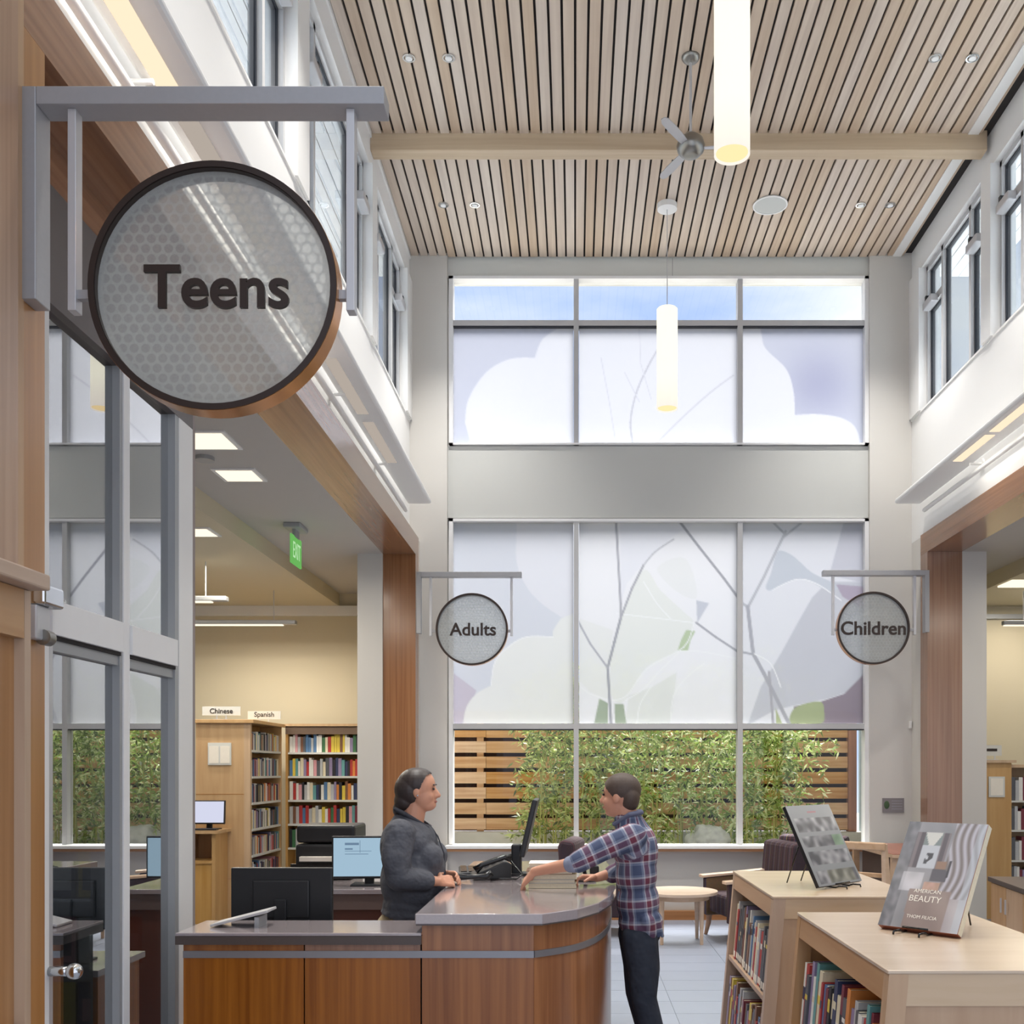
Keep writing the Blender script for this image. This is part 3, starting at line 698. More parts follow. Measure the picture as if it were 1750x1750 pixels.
# ================================================================== CEILING FITTINGS
def pendant(x, y, label):
    z0, z1_ = 5.34, 6.36
    t = empty('pendant_lamp', (x, y, z0), label, 'lamp', 'tall white cylinder pendants on the centre line')
    bm = new(); n = 40; r = .1065; prof = [(r-.012, .012), (r, 0), (r, z1_-z0-.01), (r-.01, z1_-z0), (0.001, z1_-z0)]
    rg = [[bm.verts.new((x+q*math.cos(2*PI*k/n), y+q*math.sin(2*PI*k/n), z0+h)) for k in range(n)] for q, h in prof]
    for A, B in zip(rg, rg[1:]):
        for k in range(n): bm.faces.new((A[k], A[(k+1) % n], B[(k+1) % n], B[k]))
    obj('shade', bm, M['pendant'], t, smooth=40)
    bm = new(); tube(bm, [(x, y, z0+.012), (x, y, z0+.018)], r-.011, 40); obj('bottom_diffuser', bm, M['pendant_in'], t)
    bm = new(); tube(bm, [(x, y, z1_), (x, y, ZC-.05)], .004, 8); obj('cord', bm, M['alu_light'], t)
    bm = new(); tube(bm, [(x, y, z1_), (x, y, z1_+.03)], .02, 12); obj('cap', bm, M['alu_light'], t)
    bm = new(); tube(bm, [(x, y, ZC-.055), (x, y, ZC)], .10, 28); obj('canopy', bm, M['white'], t, smooth=40)
pendant(.934, 10.4, 'small far cylinder pendant lamp hanging in front of the upper flower window')
pendant(.934, 6.1, 'large near cylinder pendant lamp cut off by the top of the picture')
pendant(.934, 1.8, 'cylinder pendant lamp of the same row hanging behind the viewpoint')  # out of view, added to brighten the near part of the nave

t = empty('ceiling_fan', (.93, 8.25, 6.6), 'nickel ceiling fan hanging on a long rod beside the near pendant', 'fan')
bm = new(); sphere(bm, (.93, 8.25, ZC), (.075, .075, .05)); obj('canopy', bm, M['steel'], t, smooth='all')
bm = new(); tube(bm, [(.93, 8.25, ZC), (.93, 8.25, 6.78)], .011, 12); obj('rod', bm, M['alu_light'], t, smooth=40)
bm = new(); tube(bm, [(.93, 8.25, z) for z in (6.80, 6.785, 6.75, 6.70, 6.66, 6.63, 6.615)], [.02, .06, .10, .115, .105, .075, .05], 28); obj('motor_housing', bm, M['steel'], t, smooth='all')
for k in range(3):
    a = math.radians(-4+120*k); d = Vector((math.cos(a), math.sin(a), 0)); s = Vector((-math.sin(a), math.cos(a), .25)).normalized(); c = Vector((.93, 8.25, 6.68))
    bm = new(); vs = []
    for (r, w) in ((.09, .025), (.16, .032), (.3, .036), (.42, .032), (.46, .015)):
        vs.append([bm.verts.new(c+d*r+s*w*q+Vector((0, 0, h))) for q, h in ((-1, 0), (1, 0), (1, .007), (-1, .007))])
    for A, B in zip(vs, vs[1:]):
        for i in range(4): bm.faces.new((A[i], A[(i+1) % 4], B[(i+1) % 4], B[i]))
    bm.faces.new(vs[0]); bm.faces.new(vs[-1][::-1]); obj('blade', bm, M['alu_light'], t)

def downlight(x, y, label):
    t = empty('downlight', (x, y, ZC), label, 'light', 'small round spots between the ceiling slats')
    bm = new(); n = 20; pr = [(.052, .0), (.052, -.012), (.040, -.012), (.034, .02), (.001, .02)]
    rg = [[bm.verts.new((x+q*math.cos(2*PI*k/n), y+q*math.sin(2*PI*k/n), ZC+h)) for k in range(n)] for q, h in pr]
    for A, B in zip(rg, rg[1:]):
        for k in range(n): bm.faces.new((A[k], A[(k+1) % n], B[(k+1) % n], B[k]))
    obj('trim_ring', bm, M['chrome'], t, smooth=40)
    bm = new(); tube(bm, [(x, y, ZC-.018), (x, y, ZC-.002)], .028, 16); obj('lens', bm, M['white'], t)
row = {8.25: 'of the near bay', 10.4: 'of the far bay'}
for y in (8.25, 10.4):
    for x, w in ((-1.34, 'far left spot'), (-1.02, 'second spot from the left'), (2.90, 'second spot from the right'), (3.20, 'far right spot')):
        downlight(x, y, 'round ceiling spot in the row %s, %s' % (row[y], w))
bm = new(); tube(bm, [(1.98, 10.4, ZC-.012), (1.98, 10.4, ZC)], .17, 36); sp_ = obj('ceiling_speaker', bm, M['speaker'], loc=(1.98, 10.4, ZC), smooth=40, label='flat round white speaker grille in the far ceiling bay right of the pendant', cat='speaker')
bm = new(); ring_band(bm, (0, 0), .160, .175, -.004, .004, 40)
o = obj('rim', bm, M['white'], sp_, local=True); o.rotation_euler = (PI/2, 0, 0); o.location = (0, 0, -.012)

# ================================================================== HANGING SIGNS
def sign(txt, cx, y, mirror, twidth, label):
    """bracket post on the wall, arm, two hangers, ring and frosted disc; cx is the disc centre"""
    zc = 3.185; s = -1 if mirror else 1
    t = empty('hanging_sign', (cx, y, zc), label, 'sign', 'round hanging department signs')
    X = lambda v: cx+s*v
    def b(name, x0, x1, y0, y1, z0, z1, mat, **k):
        a, c = sorted((X(x0), X(x1))); return bx(name, (a, c, y0, y1, z0, z1), mat, t, **k)
    b('wall_post', -.592, -.545, y-.045, y+.045, 3.14, 3.80, M['alu'], bev=.003)
    b('arm', -.545, .535, y-.045, y+.045, 3.745, 3.80, M['alu'], bev=.003)
    for x in (-.445, .425):
        h = b('hanger', x-.013, x+.013, y-.022, y+.022, 3.115, 3.745, M['alu_light'], bev=.002)
    for x0, x1 in ((-.432, -.385), (.385, .412)):
        p = b('pin', x0, x1, y-.012, y+.012, zc-.03, zc-.002, M['alu'])
    bm = new(); ring_band(bm, (cx, zc), .368, .387, y-.04, y-.037, 72); obj('ring_face', bm, M['bronze'], t, smooth=40)
    bm = new(); ring_band(bm, (cx, zc), .372, .388, y-.0365, y+.04, 72); obj('ring', bm, M['copper'], t, smooth=40)
    bm = new(); ring_band(bm, (cx, zc), .366, .371, y-.036, y+.04, 72); obj('ring_lining', bm, M['bronze'], t, smooth=40)
    bm = new(); n = 72
    for yy in (y-.016,):
        ctr = bm.verts.new((cx, yy, zc)); r = [bm.verts.new((cx+.367*math.cos(2*PI*k/n), yy, zc+.367*math.sin(2*PI*k/n))) for k in range(n)]
        for k in range(n): bm.faces.new((ctr, r[k], r[(k+1) % n]))
    obj('frosted_disc', bm, M['disc'], t)
    text('lettering', txt, t, (.01 if not mirror else 0, -.026, 0), (PI/2, 0, 0), M['bronze'], width=twidth, extrude=.006, bold=.018)
sign('Teens', -1.128, 3.22, False, .452, 'large near round sign reading Teens on the wood jamb at left')
sign('Adults', -1.11, 11.02, False, .50, 'small far round sign reading Adults left of the flower window')
sign('Children', 3.175, 10.93, True, .69, 'small far round sign reading Children right of the flower window')
# ================================================================== GARDEN
g = bx('garden_ground', (-12, 16, 11.72, 40, -.2, -.02), M['ground'], label='bare pale ground of the planting bed behind the window', cat='ground', kind='structure')
struct('garden_wall', (-2.4, 4.4, 13.85, 14.2, -.02, .83), M['concrete'])
fe = empty('slat_fence', (0, 14, .83), 'horizontal cedar slat fence behind the bamboo outside the window', 'fence')
for i in range(8):
    z = .86+i*.21
    bm = new(); box(bm, -1.95, -1.22, 13.985, 14.01, z, z+.155); obj('board', bm, M['cedar'], fe)
    bm = new(); box(bm, -1.215, 3.72, 13.985, 14.01, z+random.uniform(-.006, .006), z+.155); obj('board', bm, M['cedar'], fe)
for x in (-1.30, .6, 2.3): bx('post', (x-.045, x+.045, 14.012, 14.09, .835, 2.45), M['cedar'], fe)
bx('corner_post', (3.72, 3.83, 13.93, 14.06, .835, 2.45), M['cedar_post'], fe)
bx('backing', (-2.1, 3.85, 14.12, 14.16, .835, 2.45), M['fenceback'], fe)
bm = new(); box(bm, 3.93, 4.15, 12.9, 14.2, -.02, 4.2); obj('neighbour_wall', bm, flat('grey_green_wall', (150, 166, 164), .8), kind='structure')
def boulder(x, y, z, r, label):
    bm = new(); bmesh.ops.create_icosphere(bm, subdivisions=4, radius=1)
    for v in bm.verts:
        n = mnoise.noise(v.co*1.3+Vector((x, 0, 0)))*.35+mnoise.noise(v.co*3.1)*.14; v.co *= 1+n
        v.co = Vector((v.co.x*r[0]+x, v.co.y*r[1]+y, v.co.z*r[2]+z))
    obj('boulder', bm, M['rock'], loc=(x, y, z), smooth=50, label=label, cat='rock')
boulder(1.72, 13.2, .78, (.26, .22, .20), 'pale craggy boulder in front of the fence under the middle pane')
bm = new(); prism(bm, [(-1.6, 13.0), (3.6, 13.0), (3.6, 13.86), (-1.6, 13.86)], -.02, .62); obj('planter_soil', bm, M['concrete'], kind='structure')

def bamboo(x, y, spread, h, n, seed, mat, label, zlow=.7):
    rnd = random.Random(seed)
    t = empty('bamboo_clump', (x, y, .62), label, 'bamboo', 'bamboo growing in front of the fence')
    bm = new(); paths = []
    for i in range(8):
        bx0 = x+rnd.uniform(-.6, .6)*spread; by = y+rnd.uniform(-.18, .18); lean = rnd.uniform(-.25, .25); pts = []
        hh = h*rnd.uniform(.8, 1)
        for k in range(7):
            f = k/6; pts.append((bx0+lean*f*f*1.2, by-.1*f*f, .62+hh*f))
        b2 = new(); tube(b2, pts, [.011*(1-.6*k/6) for k in range(7)], 6); obj('culm', b2, M['culm'], t); paths.append(pts)
    V = []; F = []
    for i in range(n):
        if i % 13: c = c0+Vector((rnd.gauss(0, .05), rnd.gauss(0, .05), rnd.gauss(0, .045))); ok = True
        else: ok = False
        pts = rnd.choice(paths); f = rnd.random()**.8; k = min(5, int(f*6)); q = f*6-k
        cn_ = Vector(pts[k]).lerp(Vector(pts[k+1]), q)
        rad = spread*(.30+.65*rnd.random()**.7); a = rnd.uniform(0, 2*PI)
        cn_ += Vector((math.cos(a)*rad, math.sin(a)*min(.32, rad*.6), rnd.uniform(-.15, .12)))
        if not ok: c = c0 = cn_
        if c.z < zlow or c.y > 13.9 or c.y < 12.2: continue
        L = rnd.uniform(.06, .13); w = L*rnd.uniform(.10, .16)
        d = Vector((rnd.uniform(-1, 1), rnd.uniform(-.7, .4), rnd.uniform(-1, .25))).normalized()
        s = d.cross(Vector((rnd.uniform(-1, 1), rnd.uniform(-1, 1), rnd.uniform(-1, 1)))).normalized()
        b0 = len(V); V += [c, c+d*L*.35+s*w, c+d*L, c+d*L*.35-s*w]; F.append((b0, b0+1, b0+2, b0+3))
    off = Vector((x, y, .62)); me = bpy.data.meshes.new('foliage'); me.from_pydata([tuple(v-off) for v in V], [], F); me.materials.append(mat)
    o = bpy.data.objects.new('foliage', me); COL.objects.link(o); o.parent = t; o['kind'] = 'stuff'
bamboo(-.25, 13.3, .42, 2.6, 3400, 1, M['leaf_a'], 'soft feathery bamboo left of the first mullion')
bamboo(.35, 13.4, .45, 2.7, 3000, 2, M['leaf_a'], 'bamboo clump behind the man and just right of the first mullion')
bamboo(.95, 13.3, .42, 2.5, 2300, 3, M['leaf_b'], 'bamboo clump in the middle pane above and right of the man')
bamboo(1.5, 13.4, .42, 2.6, 2300, 4, M['leaf_b'], 'bamboo clump behind the boulder left of the second mullion', .9)
bamboo(2.15, 13.3, .42, 2.6, 3200, 5, M['leaf_b'], 'bamboo clump just right of the second mullion')
bamboo(2.75, 13.3, .40, 2.2, 2200, 6, M['leaf_b'], 'rightmost bright bamboo clump with long leaves')

# ================================================================== RECEPTION DESK
HZ, LZ = 1.067, .985
desk = empty('reception_desk', (-.6, 5.2, 0), 'cherry wood reception desk with metal inlay, low wing at left, curved right end', 'desk')
# plan of the raised part
front = [(-.66, 4.375), (-.175, 4.375)]
curve = [(-.02, 4.52), (.08, 4.72), (.145, 4.98), (.18, 5.3), (.20, 5.75), (.20, 6.25), (.18, 6.8)]
def inset(p, d): return [(x-d, y) for x, y in p]
top = [(-.68, 4.345), (-.14, 4.345), (.01, 4.50), (.11, 4.71), (.175, 4.98), (.21, 5.3), (.23, 5.75), (.23, 6.25), (.21, 6.85), (-.68, 6.85)]
bm = new(); prism(bm, top, HZ-.045, HZ); obj('raised_worktop', bm, [M['counter_top']], desk, bev=.004)
bm = new(); prism(bm, [(x*.995+.001, y+.004) for x, y in top], HZ-.05, HZ-.0405); obj('worktop_edge', bm, M['counter_edge'], desk)
def panel_strip(pts, z0, z1, name, mat, t=.02, closed=False):
    bm = new(); outer = [Vector((x, y, 0)) for x, y in pts]; inner = []
    for i, p in enumerate(outer):
        d = (outer[min(i+1, len(outer)-1)]-outer[max(i-1, 0)]).normalized(); inner.append(p+Vector((-d.y, d.x, 0))*t)
    prism(bm, [(v.x, v.y) for v in outer+inner[::-1]], z0, z1); return obj(name, bm, mat, desk, smooth=30)
sm = smooth_poly([(-.176, 4.378)]+curve, 4, closed=False)
for (z0, z1) in ((.02, .875), (.905, HZ-.05)):
    bx('front_panel', (-1.675, -1.161, 4.378, 4.40, z0, min(z1, LZ-.04)), M['counter'], desk)
    bx('front_panel', (-1.155, -.662, 4.378, 4.40, z0, min(z1, LZ-.04)), M['counter'], desk)
    bx('front_panel', (-.655, -.1775, 4.378, 4.40, z0, z1), M['counter'], desk)
    panel_strip(sm, z0, z1, 'curved_panel', M['counter'])
bx('metal_rail', (-1.675, -.1765, 4.372, 4.40, .875, .905), M['rail'], desk)
panel_strip([(x+.004, y-.004) for x, y in sm], .8755, .9045, 'curved_metal_rail', M['rail'], .03)
bx('core', (-1.67, -.66, 4.40, 4.68, 0, LZ-.045), M['dark'], desk)
bm = new(); prism(bm, [(-.655, 4.402)]+[(x-.028, y+.02) for x, y in sm]+[(-.655, 6.78)], 0, HZ-.055); obj('raised_core', bm, M['counter'], desk)
bx('low_worktop', (-1.70, -.655, 4.352, 4.72, LZ-.014, LZ), M['counter_top'], desk, bev=.003)
bx('low_worktop_edge', (-1.70, -.655, 4.350, 4.718, LZ-.05, LZ-.0145), M['counter_edge'], desk)
bx('toe_kick', (-1.67, -.2, 4.40, 4.42, 0, .02), M['dark'], desk)
# staff side worktop at sitting height
sd = empty('staff_worktop', (-1.2, 5.0, 0), 'low work surface behind the raised ledge carrying the black monitor', 'desk')
bx('top', (-1.67, -1.05, 4.73, 5.25, .72, .75), M['counter_top'], sd); bx('support', (-1.66, -1.06, 4.75, 5.2, 0, .72), M['counter'], sd)
bc = empty('back_counter', (-1.4, 6.8, 0), 'dark wood back counter with grey top behind the staff member', 'counter')
bx('top', (-2.05, -1.02, 6.4, 7.5, .90, .93), M['counter_top'], bc, bev=.003)
bx('front_rail', (-2.0, -1.03, 6.42, 6.45, .80, .90), flat('taupe_panel', (110, 92, 86), .5), bc)
bx('body', (-2.0, -1.04, 6.45, 7.45, .0, .90), flat('dark_cherry', (96, 56, 44), .4), bc)

def monitor(name, c, w, h, rz, tilt, label, screen=None, back=None, standh=.12, ink=False):
    """screen faces local -Y; c is the foot point"""
    t = empty(name, c, label, 'monitor', rz=rz)
    R = Matrix.Rotation(tilt, 4, 'X'); zc = standh+h/2
    bm = new(); box(bm, -w/2, w/2, -.012, .02, -h/2, h/2); bm.transform(Matrix.Translation((0, 0, zc)) @ R); obj('housing', bm, M['black'], t, local=True, bev=.006)
    bm = new(); box(bm, -w/2+.012, w/2-.012, -.0135, -.0125, -h/2+.016, h/2-.012); bm.transform(Matrix.Translation((0, 0, zc)) @ R); obj('screen', bm, screen or M['blackgloss'], t, local=True)
    bm = new(); box(bm, -w*.28, w*.28, .02, .034, -h*.3, h*.3); bm.transform(Matrix.Translation((0, 0, zc)) @ R); obj('rear_bulge', bm, M['black'], t, local=True, bev=.008)
    bm = new(); box(bm, -.03, .03, .022, .05, 0.0, zc); obj('stand', bm, M['black'], t, local=True, bev=.004)
    bm = new(); box(bm, -.11, .11, -.06, .12, 0, .012); obj('foot', bm, M['black'], t, local=True, bev=.004)
    if ink:
        for (a, b, c_, d) in ((-.15, -.06, .08, .095), (-.15, -.10, .05, .06), (-.055, -.052, .03, .11), (-.15, 0, .02, .024), (-.15, .02, .04, .043)):
            bm = new(); box(bm, a, b, -.0150, -.0140, c_, d); bm.transform(Matrix.Translation((0, 0, zc)) @ R); obj('screen_print', bm, M['screen_ink'], t, local=True)
    return t
mn = monitor('computer_monitor', (-1.42, 4.97, .75), .49, .30, PI, 0, 'wide black monitor seen from behind on the low work surface', standh=.155)
bx('port_cover', (-1.40, -1.34, 4.925, 4.932, .93, .965), M['greyplate'], mn, local=False) if False else None
bm = new(); box(bm, -.05, -.02, .036, .052, .175, .20); obj('plug', bm, M['paper'], mn, local=True)
monitor('computer_monitor', (-1.335, 6.62, .93), .47, .275, .05, 0, 'monitor with pale blue screen behind the woman', M['screen_blue'], standh=.045, ink=True)
# standing monitor seen edge on and its clutter
ms = empty('customer_monitor', (-.37, 5.95, HZ), 'thin black monitor seen edge-on on the raised worktop', 'monitor')
R = Matrix.Rotation(math.radians(13), 4, 'Y')
bm = new(); box(bm, -.014, .014, -.2, .2, 0, .33); bm.transform(Matrix.Translation((.07, 0, .12)) @ R); obj('housing', bm, M['black'], ms, local=True, bev=.006)
bm = new(); box(bm, -.016, -.0145, -.188, .188, .012, .318); bm.transform(Matrix.Translation((.07, 0, .12)) @ R); obj('screen', bm, M['blackgloss'], ms, local=True)
bm = new(); box(bm, .0, .06, -.04, .04, 0, .18); obj('neck', bm, M['black'], ms, local=True, bev=.01)
bm = new(); tube(bm, [(.03, 0, 0), (.03, 0, .014)], .085, 28); obj('foot', bm, M['black'], ms, local=True)
ph = empty('desk_phone', (-.47, 5.75, HZ), 'black desk telephone with cables at the foot of the edge-on monitor', 'phone', rz=.2)
bm = new(); prism(bm, [(-.11, 0), (.10, 0), (.10, .09), (.06, .10), (-.11, .03)], -.09, .09, 'Y'); obj('base', bm, M['black'], ph, local=True, bev=.006)
bm = new(); tube(bm, [(-.10, -.07, .055), (-.06, -.07, .085), (.06, -.07, .125), (.10, -.07, .12)], [.024, .015, .015, .024], 12); obj('handset', bm, M['blackgloss'], ph, local=True, smooth='all')
bm = new(); tube(bm, [(.1, -.07, .1), (.16, -.10, .03), (.12, -.14, .01), (.05, -.13, .012), (-.02, -.12, .006)], .006, 8); obj('cord', bm, M['blackgloss'], ph, local=True, smooth='all')
for i in range(4):
    bm = new(); box(bm, -.08+i*.04, -.055+i*.04, .0, .06, .045+i*.0145, .05+i*.0145+.012); obj('button', bm, M['greyplate'], ph, local=True)
kb = empty('keyboard', (-.60, 6.08, HZ), 'slim black keyboard lying behind the mouse pad', 'keyboard', rz=.12)
bm = new(); box(bm, -.09, .12, -.2, .2, .0, .022); obj('tray', bm, M['black'], kb, local=True, bev=.006)
for i in range(4):
    for j in range(6): bx('key', (-.08+i*.046, -.045+i*.046, -.18+j*.06, -.13+j*.06, .022, .028), M['blackgloss'], kb, local=True)
hs = empty('handset_receiver', (-.585, 5.58, HZ), 'black curved handset lying on the worktop nearest the woman', 'phone', rz=.1)
bm = new(); tube(bm, [(-.10, 0, .022), (-.06, 0, .03), (0, 0, .026), (.06, 0, .03), (.10, .0, .03), (.13, 0, .05)], [.02, .024, .013, .013, .02, .018], 12); obj('body', bm, M['blackgloss'], hs, local=True, smooth='all')
sc = empty('barcode_scanner', (.06, 5.62, HZ), 'black barcode scanner on its stand behind the book stack', 'scanner')
bm = new(); tube(bm, [(0, 0, 0), (0, 0, .012)], .055, 24); obj('foot', bm, M['black'], sc, local=True)
bm = new(); tube(bm, [(0, 0, .01), (-.02, 0, .10), (-.03, 0, .16)], [.011, .012, .016], 10); obj('neck', bm, M['black'], sc, local=True, smooth='all')
bm = new(); box(bm, -.055, .02, -.03, .03, .14, .195); bm.transform(Matrix.Rotation(.25, 4, 'Y')); obj('head', bm, M['black'], sc, local=True, bev=.012)
bm = new(); box(bm, .02, .07, -.025, .025, .04, .085); obj('trigger_box', bm, M['black'], sc, local=True, bev=.006)
# paper pad / tray at the left end of the ledge
pt = empty('brochure_rest', (-1.60, 4.56, LZ), 'tilted grey brochure rest on the left end of the ledge', 'tray')
bm = new(); box(bm, .0, .26, -.07, .07, 0.002, .014); bm.transform(Matrix.Rotation(-.25, 4, 'Y')); obj('plate', bm, M['alu_light'], pt, local=True, bev=.003)
bm = new(); box(bm, .19, .21, -.06, .06, 0, .045); obj('prop', bm, M['greyprof'], pt, local=True)
pr = empty('printer', (-1.72, 7.1, .93), 'black office printer on the back counter left of the blue screen', 'printer')
bx('body', (-1.90, -1.52, 6.95, 7.35, .93, 1.17), M['black'], pr, bev=.015)
bx('scanner_lid', (-1.90, -1.50, 6.97, 7.35, 1.18, 1.30), M['black'], pr, bev=.02)
bx('paper_output', (-1.86, -1.60, 6.90, 6.96, 1.06, 1.09), M['paper'], pr)
bx('front_cover', (-1.93, -1.52, 6.935, 6.95, .95, 1.04), M['blackgloss'], pr, bev=.004)
# adding the low shelf unit under the printer's left
# ================================================================== BOOKS
PAL = [('white', (222, 220, 214)), ('cream', (214, 204, 176)), ('pale grey', (176, 178, 180)), ('dark grey', (84, 86, 92)), ('black', (40, 40, 46)),
       ('navy', (52, 60, 92)), ('blue', (84, 120, 160)), ('teal', (96, 150, 150)), ('green', (62, 110, 72)), ('yellow', (212, 188, 72)),
       ('orange', (206, 130, 62)), ('red', (172, 56, 52)), ('wine', (116, 44, 58)), ('brown', (122, 84, 62)), ('pink', (206, 150, 156)), ('lilac', (140, 128, 160))]
BM = {n: flat('book_'+n.replace(' ', '_'), c, .45, var=.10, scale=40) for n, c in PAL}
PW = [9, 4, 4, 3, 4, 3, 3, 2, 2, 3, 2, 4, 2, 2, 2, 2]
def ordn(n): return '%d%s' % (n, 'th' if 10 <= n % 100 <= 20 else {1: 'st', 2: 'nd', 3: 'rd'}.get(n % 10, 'th'))
def pick(rnd, pal=None): return rnd.choices(PAL, PW)[0] if pal is None else pal
def shelf_books(axis, a0, a1, front, depthdir, z, hmax, where, group, rnd, tmin=.022, tmax=.040, gap=0, detail=False, count_from='left', lean=0, depth=.17, colors=None):
    """upright books along an axis. axis 'X': front faces -Y at y=front. axis 'Y': front faces depthdir*-1 in X at x=front"""
    p = a0; items = []
    while True:
        t = rnd.uniform(tmin, tmax)
        if p+t > a1: break
        items.append((p, t)); p += t+.0012+(gap*rnd.random())
    n = len(items)
    for i, (p, t) in enumerate(items):
        idx = (i+1)
        if axis == 'Y' and count_from == 'near': idx = i+1
        cn, _ = pick(rnd) if not colors else colors[i % len(colors)]
        h = hmax*rnd.uniform(.76, 1); dd = depth*rnd.uniform(.85, 1); so = rnd.uniform(0, .012)
        if axis == 'X': r = (p, p+t, front+so, front+so+dd, z, z+h); base = (p+t/2, front+dd/2, z)
        else:
            x0 = front+depthdir*so; x1 = x0+depthdir*dd; r = (min(x0, x1), max(x0, x1), p, p+t, z, z+h); base = ((x0+x1)/2, p+t/2, z)
        lab = '%s book, %s from the %s, %s' % (cn, ordn(idx), count_from, where)
        if not detail:
            bx('book', r, BM[cn], loc=base, label=lab, cat='book', group=group)
        else:
            o = empty('book', base, lab, 'book', group)
            sh = Matrix.Identity(4)
            if lean: sh[0][2] = lean     # shear books so they rest against the sloping shelf back
            bm = new(); x0, x1, y0, y1, zz0, zz1 = r; c = .0025
            fx = x0 if depthdir > 0 else x1; bxk = x1 if depthdir > 0 else x0
            a, b = sorted((fx, fx+depthdir*c)); box(bm, a, b, y0, y1, zz0, zz1)
            a, b = sorted((fx+depthdir*c, bxk)); box(bm, a, b, y0, y0+c, zz0, zz1); box(bm, a, b, y1-c, y1, zz0, zz1)
            bmesh.ops.translate(bm, vec=-Vector(base), verts=bm.verts); bm.transform(sh); obj('cover', bm, BM[cn], o, local=True)
            bm = new(); a, b = sorted((fx+depthdir*c, bxk-depthdir*.004)); box(bm, a, b, y0+c, y1-c, zz0+.003, zz1-.005)
            bmesh.ops.translate(bm, vec=-Vector(base), verts=bm.verts); bm.transform(sh); obj('pages', bm, M['pages'], o, local=True)
            # title band on the spine
            if rnd.random() < .85:
                bm = new(); zt = zz0+(zz1-zz0)*rnd.uniform(.45, .8); hh = (zz1-zz0)*rnd.uniform(.05, .18); a, b = sorted((fx-depthdir*.0006, fx))
                box(bm, a, b, y0+.002, y1-.002, zt, min(zt+hh, zz1-.01)); bmesh.ops.translate(bm, vec=-Vector(base), verts=bm.verts); bm.transform(sh)
                obj('title_band', bm, BM[rnd.choice(['white', 'black', 'cream', 'yellow', 'navy', 'red'])], o, local=True)
            # paper call-number sticker near the foot
            bm = new(); a, b = sorted((fx-depthdir*.0006, fx)); box(bm, a, b, y0+.002, y1-.002, zz0+.012, zz0+.045)
            bmesh.ops.translate(bm, vec=-Vector(base), verts=bm.verts); bm.transform(sh); obj('spine_sticker', bm, M['paper'], o, local=True)

# low display bookcases at right, sides splayed outwards to the floor
def low_bookcase(y0, y1, label):
    x0, x1 = .955, 1.665; T = 1.07; SL = .088
    t = empty('low_bookcase', ((x0+x1)/2, (y0+y1)/2, 0), label, 'bookcase', 'low maple double-sided bookcases')
    bx('top', (x0-.006, x1+.006, y0-.006, y1+.006, T-.012, T), M['maple_top'], t, bev=.003)
    xs = lambda z: x0-(T-z)*SL
    xr = lambda z: x1+(T-z)*SL
    def slab(name, poly, a, b, mat): bm = new(); prism(bm, poly, a, b, 'Y'); return obj(name, bm, mat, t)
    for (a, b) in ((y0, y0+.035), (y1-.035, y1)):
        slab('end_panel', [(xs(.0)+.05, .0), (xr(0)-.05, .0), (xr(T-.11)-.05, T-.11), (xs(T-.11)+.05, T-.11)], a+.006, b-.006, M['maple'])
        slab('corner_post', [(xs(0), 0), (xs(0)+.06, 0), (xs(T-.012)+.06, T-.012), (xs(T-.012), T-.012)], a-.004, b+.012, M['maple'])
        slab('corner_post', [(xr(0)-.06, 0), (xr(0), 0), (xr(T-.012), T-.012), (xr(T-.012)-.06, T-.012)], a-.004, b+.012, M['maple'])
        slab('end_apron', [(xs(T-.11)+.061, T-.11), (xr(T-.11)-.061, T-.11), (xr(T-.012)-.061, T-.012), (xs(T-.012)+.061, T-.012)], a, b, M['maple_top'])
    for s in (0, 1):
        f = xs if s == 0 else xr; d = 1 if s == 0 else -1
        pts = [(f(T-.10), T-.10), (f(T-.10)+d*.03, T-.10), (f(T-.012)+d*.03, T-.012), (f(T-.012), T-.012)]
        slab('side_apron', pts, y0+.047, y1-.047, M['maple_y'])
        for zs in (.575, .10):
            slab('shelf', [(f(zs)+d*.004, zs-.025), (f(zs)+d*.26, zs-.025), (f(zs)+d*.26, zs), (f(zs)+d*.004, zs)], y0+.047, y1-.047, M['maple_y'])
    slab('centre_divider', [(1.29, .02), (1.33, .02), (1.33, T-.02), (1.29, T-.02)], y0+.04, y1-.04, M['maple_y'])
    slab('plinth', [(xs(0)+.03, 0), (xr(0)-.03, 0), (xr(0)-.03, .07), (xs(0)+.03, .07)], y0+.05, y1-.05, M['maple_y'])
    bx('label_holder', ((x0+.10), (x0+.21), y0-.003, y0+.006, .52, .53), M['rail'], t)
    return xs
xs = low_bookcase(3.115, 4.375, 'nearest low maple bookcase, at the right edge with the large decorating book on top')
low_bookcase(4.93, 6.16, 'second low maple bookcase behind the nearest one, with the grey picture book on top')
rnd = random.Random(3)
P = dict(PAL)
def cc(*n): return [(k, P[k]) for k in n]
mix1 = cc('pale grey', 'brown', 'orange', 'wine', 'teal', 'red', 'white', 'dark grey', 'pale grey', 'lilac', 'orange', 'dark grey', 'wine', 'cream', 'navy', 'cream', 'black', 'wine', 'blue', 'red', 'cream', 'brown', 'teal', 'white', 'lilac', 'dark grey', 'red', 'white', 'teal', 'dark grey', 'pale grey', 'cream', 'green', 'wine', 'black', 'lilac')
shelf_books('Y', 3.19, 4.30, xs(.575)+.015, 1, .576, .335, 'upper shelf of nearest low bookcase', 'books in the nearest low bookcase', rnd, detail=True, lean=.088, count_from='near end', tmin=.024, tmax=.048, colors=mix1, depth=.2)
